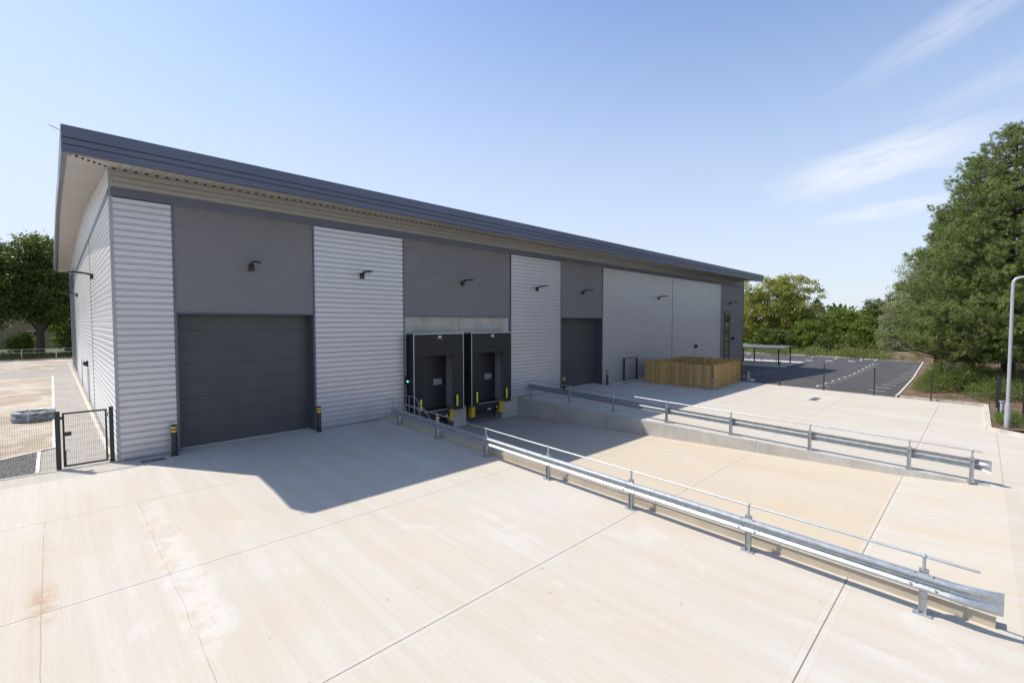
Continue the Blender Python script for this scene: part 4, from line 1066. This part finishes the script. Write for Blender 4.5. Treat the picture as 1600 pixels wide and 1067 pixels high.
for k, (px, d, py, wd, mm, lab) in enumerate(((1290, 97, 524, 46, 'leaf_deep', 'small dark bush left of the twiggy shrub beyond the car park'), (1325, 95, 520, 52, 'leaf_shrub', 'twiggy pale-stemmed shrub with sparse leaves beyond the car park'), (1384, 96, 522, 60, 'leaf_shrub', 'green shrub behind the fallen branches'))):
    T_('shrub', lab, px, d, py, wd, mm, 110 if k != 1 else 60, seed=20+k, group='shrubs beyond the car park', base=.1, size=.13, spread=.3, tr=.08, cat='shrub', barkm='bark_pale')
b = MB(); rg = random.Random(9)
for k in range(26):
    x, y = on(rg.uniform(1330, 1400), rg.uniform(93, 98)); a = rg.uniform(-1, 1); z = G(x, y)
    b.tube([(x, y, z+rg.uniform(0, .6)), (x+rg.uniform(-.6,.6), y-.8*a, z+rg.uniform(.5, 1.3)), (x+rg.uniform(-1,1), y-1.9*a, z+rg.uniform(.6, 1.9))], [.06, .04, .015], 5)
tag(b.build('fallen_branches', 'bark_pale'), 'pale fallen branches lying under the trees beyond the car park', 'branches')
# backdrop wood far away
rng = np.random.default_rng(77); pts = []
for px in np.linspace(1130, 1640, 200):
    d = rng.uniform(135, 160); x, y = on(px+rng.uniform(-2, 2), d); h = 6.5+2.0*math.sin(px*.03)+rng.uniform(-1, 1)+max(0, (px-1380)*.06)
    for j in range(9): pts.append((x+rng.uniform(-3,3), y+rng.uniform(-3,3), G(x,y)+rng.uniform(0, h)))
V, tn = leaves(rng, np.array(pts), 16, .9, .5, .7, .6)
tag(quads_mesh('distant_wood', V, tn, 'leaf_deep'), 'distant mass of dark trees on the horizon to the right', 'wood', kind='stuff')
# rough vegetation on the verge past the kerb
pts = []
for k in range(2600):
    px = rng.uniform(1163, 1440); d = rng.uniform(84.5, 101)+max(0, (1250-px)*.02); x, y = on(px, d)
    if rng.uniform() < .35+.65*(math.sin(px*.11)+math.sin(px*.047+1) > 0): pts.append((x, y, G(x, y)+.05+rng.uniform(0, 1)**2*1.2*(.4+.6*abs(math.sin(px*.06)))))
V, tn = leaves(rng, np.array(pts), 22, .28, .11, .4, .3, flat=.8)
tag(quads_mesh('rough_vegetation', V, tn, 'leaf_weed'), 'rough weeds and grass along the far kerb of the car park', 'weeds', kind='stuff')

# the big pine
def pine(label, x, y, H, Rr, seed, dens=1., z=None, base=.125):
    rng = np.random.default_rng(seed); z = G(x, y)+.4 if z is None else z
    t = thing('pine_tree', label, 'tree', (x, y, z), 'big pines at the right')
    tb = MB(); tb.tube([(0,0,-.5), (0,0,H*.1), (.1,.1,H*.5), (0,0,H*.97)], [.42, .36, .22, .04], 10)
    P = []; W_ = []
    nl = int(25*dens); 
    for i in range(nl):
        u = (i+.5)/nl; hz_ = H*(base+(1-base)*u); rad = Rr*(1-u**3.2)**.5*(1-.48*u)*(.88+.12*math.sin(i*1.7)); 
        if u < .12: rad *= .80+1.6*u
        nb = max(5, int(10*(1-u)+5))
        for j in range(nb):
            a = 2*math.pi*(j+rng.uniform(-.3, .3))/nb+i*.9; L = rad*rng.uniform(.72, 1.08)
            dirn = np.array([math.cos(a), math.sin(a)]); droop = -.10*L*(1-u)+.02
            tip = np.array([dirn[0]*L, dirn[1]*L, hz_+droop+.12*L+rng.normal(0, .18)])
            mid = np.array([dirn[0]*L*.55, dirn[1]*L*.55, hz_+droop*.9])
            if L > .8: tb.tube([(0,0,hz_-.15), tuple(mid), tuple(tip)], [.09*(1-u)+.03, .05*(1-u)+.02, .012], 5)
            m_ = max(3, int(L*2.3*dens))
            for k in range(m_):
                s = (.30 if u < .6 else .12)+(.72 if u < .6 else .90)*(k+rng.uniform(0,1))/m_; wdt = L*.20*(1.25-s)
                c = mid*(1-(s-.55)/.45)+tip*((s-.55)/.45) if s > .55 else mid*s/.55+np.array([0,0,hz_])*(1-s/.55)
                perp = np.array([-dirn[1], dirn[0], 0]); q = c+perp*rng.normal(0, wdt+.16)+np.array([0, 0, abs(rng.normal(0, .20))+.10*L*s*s])
                P.append(q); W_.append(.30+.50*s+rng.normal(0, .2))  # dark core and lit branch tips put into the needle tone
    P = np.array(P); ct = np.clip(W_, 0, 1)
    # each tuft a rounded brush of several shoots, needles fanning outward and up
    K = 7; off = rng.normal(0, 1, (len(P)*K, 3)); off = unit(off)*rng.uniform(.25, 1., (len(off), 1))**.5*np.array([.31, .31, .29])
    sub = np.repeat(P, K, axis=0)+off; ct = np.repeat(ct, K)+rng.normal(0, .06, len(P)*K)
    per = 17; nn = len(sub)*per; C = np.repeat(sub, per, axis=0)+rng.normal(0, .04, (nn, 3))
    d = unit(unit(np.repeat(off, per, axis=0))*.8+rng.normal(0, .75, (nn, 3))+np.array([0, 0, .55])); L_ = .20*rng.uniform(.6, 1.15, (nn, 1)); w_ = unit(np.cross(d, rng.normal(0, 1, (nn, 3))))*.026
    V = np.stack([C-w_*.5, C+w_*.5, C+d*L_+w_*.3, C+d*L_-w_*.3], axis=1); tn = np.clip(np.repeat(ct, per)*.7+rng.uniform(0, .3, nn), 0, 1)
    quads_mesh('crown', V, tn, 'needle_pine', t)
    local(tb.build('trunk', 'bark'), t)
px_, d_ = 1578, 47.
x, y = on(px_, d_); print('pine at', x, y)
pine('huge dense green pine filling the right edge, its crown reaching nearly to the ground', x, y, height_for(1600, d_, 206, G(x,y)+.4)+.2, 7.6, 31, 1.2)
x, y = on(1518, 57.); pine('second pine standing behind and left of the huge pine', x, y, height_for(1518, 57., 252, G(x,y)+.4), 5.4, 32, 1.1)
x, y = on(1468, 68.); pine('third, lower pine between the second pine and the pale willow', x, y, height_for(1462, 68., 335, G(x,y)+.4), 3.3, 33, 1.)

# sprawling shrub beneath it, with bare pale stems at its right end
def low_shrub(name, label, x0, y0, L, Wd, H, m, n, seed, ang=0., stems=40):
    rng = np.random.default_rng(seed); t = thing(name, label, 'shrub', (x0, y0, G(x0, y0)+.1)); pts = []; ca, sa = math.cos(ang), math.sin(ang)
    for k in range(n):
        u, v = rng.uniform(-1, 1), rng.uniform(-1, 1)
        if u*u+v*v > 1: continue
        zt = H*(1-(u*u+v*v))**.55*(.8+.2*math.sin(u*7+v*5)); z = zt*rng.uniform(.45, 1.)**.6
        pts.append((u*L*ca-v*Wd*sa, u*L*sa+v*Wd*ca, z))
    V, tn = leaves(rng, np.array(pts), 30, .16, .055, .3, .3)
    quads_mesh('foliage', V, tn, m, t)
    b = MB(); rg = random.Random(seed)
    for k in range(stems):
        a = rg.uniform(0, 6.28); r0 = rg.uniform(0, .25); r1 = rg.uniform(.5, .95)
        p0 = (math.cos(a)*r0*L*.3, math.sin(a)*r0*Wd*.3, 0); p1 = (math.cos(a)*r1*L, math.sin(a)*r1*Wd, H*rg.uniform(.3, .75)*(1-r1*r1)+.15)
        mid = tuple((p0[i]+p1[i])/2+(rg.uniform(-.15,.15) if i < 2 else .25) for i in range(3)); rot = lambda p: (p[0]*ca-p[1]*sa, p[0]*sa+p[1]*ca, p[2])
        b.tube([rot(p0), rot(mid), rot(p1)], [.045, .03, .01], 5)
    local(b.build('stem', 'bark_pale'), t)
    return t
low_shrub('sprawling_shrub', 'wide sprawling green shrub mounded beneath the pines behind the fence posts', 43.6, -19.1, 2.4, 2.5, 2.9, 'leaf_shrub', 1700, 41)
low_shrub('sprawling_shrub', 'right part of the spreading shrub with bare pale stems showing', 40.9, -21.0, 1.9, 1.7, 1.7, 'leaf_shrub', 480, 42, stems=130)
low_shrub('sprawling_shrub', 'low green shrub at the left foot of the pines by the bay markings', 48., -18.3, 3.2, 1.5, 1.5, 'leaf_shrub', 600, 43)
low_shrub('grass_tussock', 'dry yellowish tussock behind the sprawling shrub', 54., -17.6, 3.6, 1.0, 1.2, 'grass_blade', 350, 44, stems=4)
low_shrub('small_plant', 'small green plant clump at the foot of the lamp column', 31.9, -21.1, 1.3, .45, .45, 'leaf_shrub', 190, 45, stems=8)
low_shrub('small_plant', 'small green plant clump right of the lamp column', 29.9, -22.2, .9, .5, .45, 'leaf_weed', 120, 46, stems=6)
low_shrub('small_plant', 'loose green plants between the lamp column and the last fence post', 33.5, -22.9, 1.6, 1.0, .6, 'leaf_shrub', 220, 47, stems=10)
low_shrub('small_plant', 'leafy undergrowth in shade behind the last fence post', 36.5, -25., 3.0, 1.6, 1.6, 'leaf_deep', 420, 48, stems=10)
low_shrub('undergrowth', 'added dark undergrowth standing in for the shade under the huge pine', 47.5, -24.5, 4.0, 2.2, 2.0, 'leaf_deep', 700, 49, stems=20)  # dark bushes added to make the gap under the crown read as shade
low_shrub('undergrowth', 'added dark undergrowth standing in for the shade under the two farther pines', 58., -22.5, 6.0, 2.2, 2.4, 'leaf_deep', 800, 50, stems=20)  # likewise added to darken the space below the crowns
pts = [(rng.uniform(30, 60), rng.uniform(-24, -16.6)) for k in range(900)]; pts = np.array([(x, y, soilz(x, y)) for x, y in pts if (x > 38.6 or y < -20.7)])
V, tn = needles(rng, pts, 10, .14, .012, 1.2); tag(quads_mesh('dry_grass', V, tn, 'grass_blade'), 'thin dry grass scattered over the planting bed', 'grass', kind='stuff')

# left: oaks, verge, fence, house
GL = 'dark trees behind the warehouse on the left'
tree('oak_tree', 'large dark oak at the left picture edge, its trunk leaning slightly', -9.5, 74, 18.2, 6.6, 'leaf_oak', 1150, seed=51, size=.20, spread=.60, base=.30, tr=.42, group=GL, nb=15)
tree('oak_tree', 'large dark oak nearest the gable, right of the leaning one', -2.6, 72, 17.0, 5.6, 'leaf_oak', 950, seed=52, size=.20, spread=.60, base=.33, tr=.45, group=GL, nb=14)
tree('oak_tree', 'dark oak whose crown shows just beside the corner of the gable', 3.4, 80, 14., 5.5, 'leaf_green', 700, seed=53, size=.20, spread=.55, base=.2, tr=.35, group=GL, nb=12)  # brighter leaves than the other oaks; sunlit look put into the colour
tree('dark_bush', 'tall dark thicket between the oaks and the house on the left', -11.5, 86, 8.5, 4.2, 'leaf_oak', 420, seed=58, size=.18, spread=.5, base=.1, tr=.15, group=GL, cat='bush')
tree('dark_bush', 'tall dark thicket beside the gable corner behind the oaks', 1.2, 82, 8., 3.2, 'leaf_oak', 420, seed=59, size=.18, spread=.5, base=.08, tr=.15, group=GL, cat='bush')
tree('oak_tree', 'oak partly outside the left picture edge', -18.5, 78, 18, 6.5, 'leaf_oak', 700, seed=54, size=.22, spread=.6, base=.25, tr=.4, group=GL, nb=12)
tree('dark_bush', 'dense dark bush at the back corner of the warehouse', 2.0, 68, 5.0, 2.8, 'leaf_deep', 320, seed=55, size=.15, spread=.4, base=.08, tr=.12, group=GL, cat='bush')
tree('dark_bush', 'low sunlit bush under the two large oaks', -4.6, 75, 3.2, 2.2, 'leaf_green', 160, seed=56, size=.14, spread=.35, base=.08, tr=.1, group=GL, cat='bush')
tree('dark_bush', 'low bush at the foot of the leaning oak', -12, 79, 3.4, 3., 'leaf_deep', 180, seed=57, size=.14, spread=.35, base=.08, tr=.1, group=GL, cat='bush')
pts = np.array([(rng.uniform(-26, 6), 61.6+rng.uniform(0, 1)*12, 0) for k in range(2600)])
V, tn = needles(rng, pts, 12, .42, .04, 1.6); tag(quads_mesh('verge_grass', V, tn, 'grass_blade'), 'long rough grass on the verge behind the warehouse', 'grass', kind='stuff')
WF = thing('rail_fence', 'thin pale metal rail fence along the verge under the oaks', 'fence', (-12, 61.9, 0))
b = MB()
for z in (1.32, .92): b.box(-30, 5, 61.88, 61.92, z-.02, z+.025)
build_split(b, 'rail', 'galv_dull', WF)
for k in range(12): x = -28+3.0*k-.12; MB().box(x-.05, x+.05, 61.93, 62.0, 0, 1.38).build('post', 'galv_dull', WF)
HS = thing('house', 'tan house with white framed windows half hidden behind the oaks', 'house', (-10, 106, 0))
hb = MB(); hb.box(-34, 2, 104, 114, -.2, 9.0); hb.build('wall', 'house_wall', HS)
MB().prism([(103.4, 8.9), (114.6, 8.9), (109, 13.)], 'x', -34.6, 2.6).build('roof', 'house_roof', HS)
for xw in (-27, -21.5, -14.5, -9., -3.9, -.3):
    for zw in (1.4, 5.4):
        wv = MB(); wv.box(xw-.75, xw+.75, 103.9, 103.99, zw-.05, zw+1.65); wv = wv.build('window', 'white', HS)
        MB().box(xw-.62, xw-.04, 103.86, 103.899, zw+.08, zw+1.52).build('pane', 'glass', wv); MB().box(xw+.04, xw+.62, 103.86, 103.899, zw+.08, zw+1.52).build('pane', 'glass', wv)
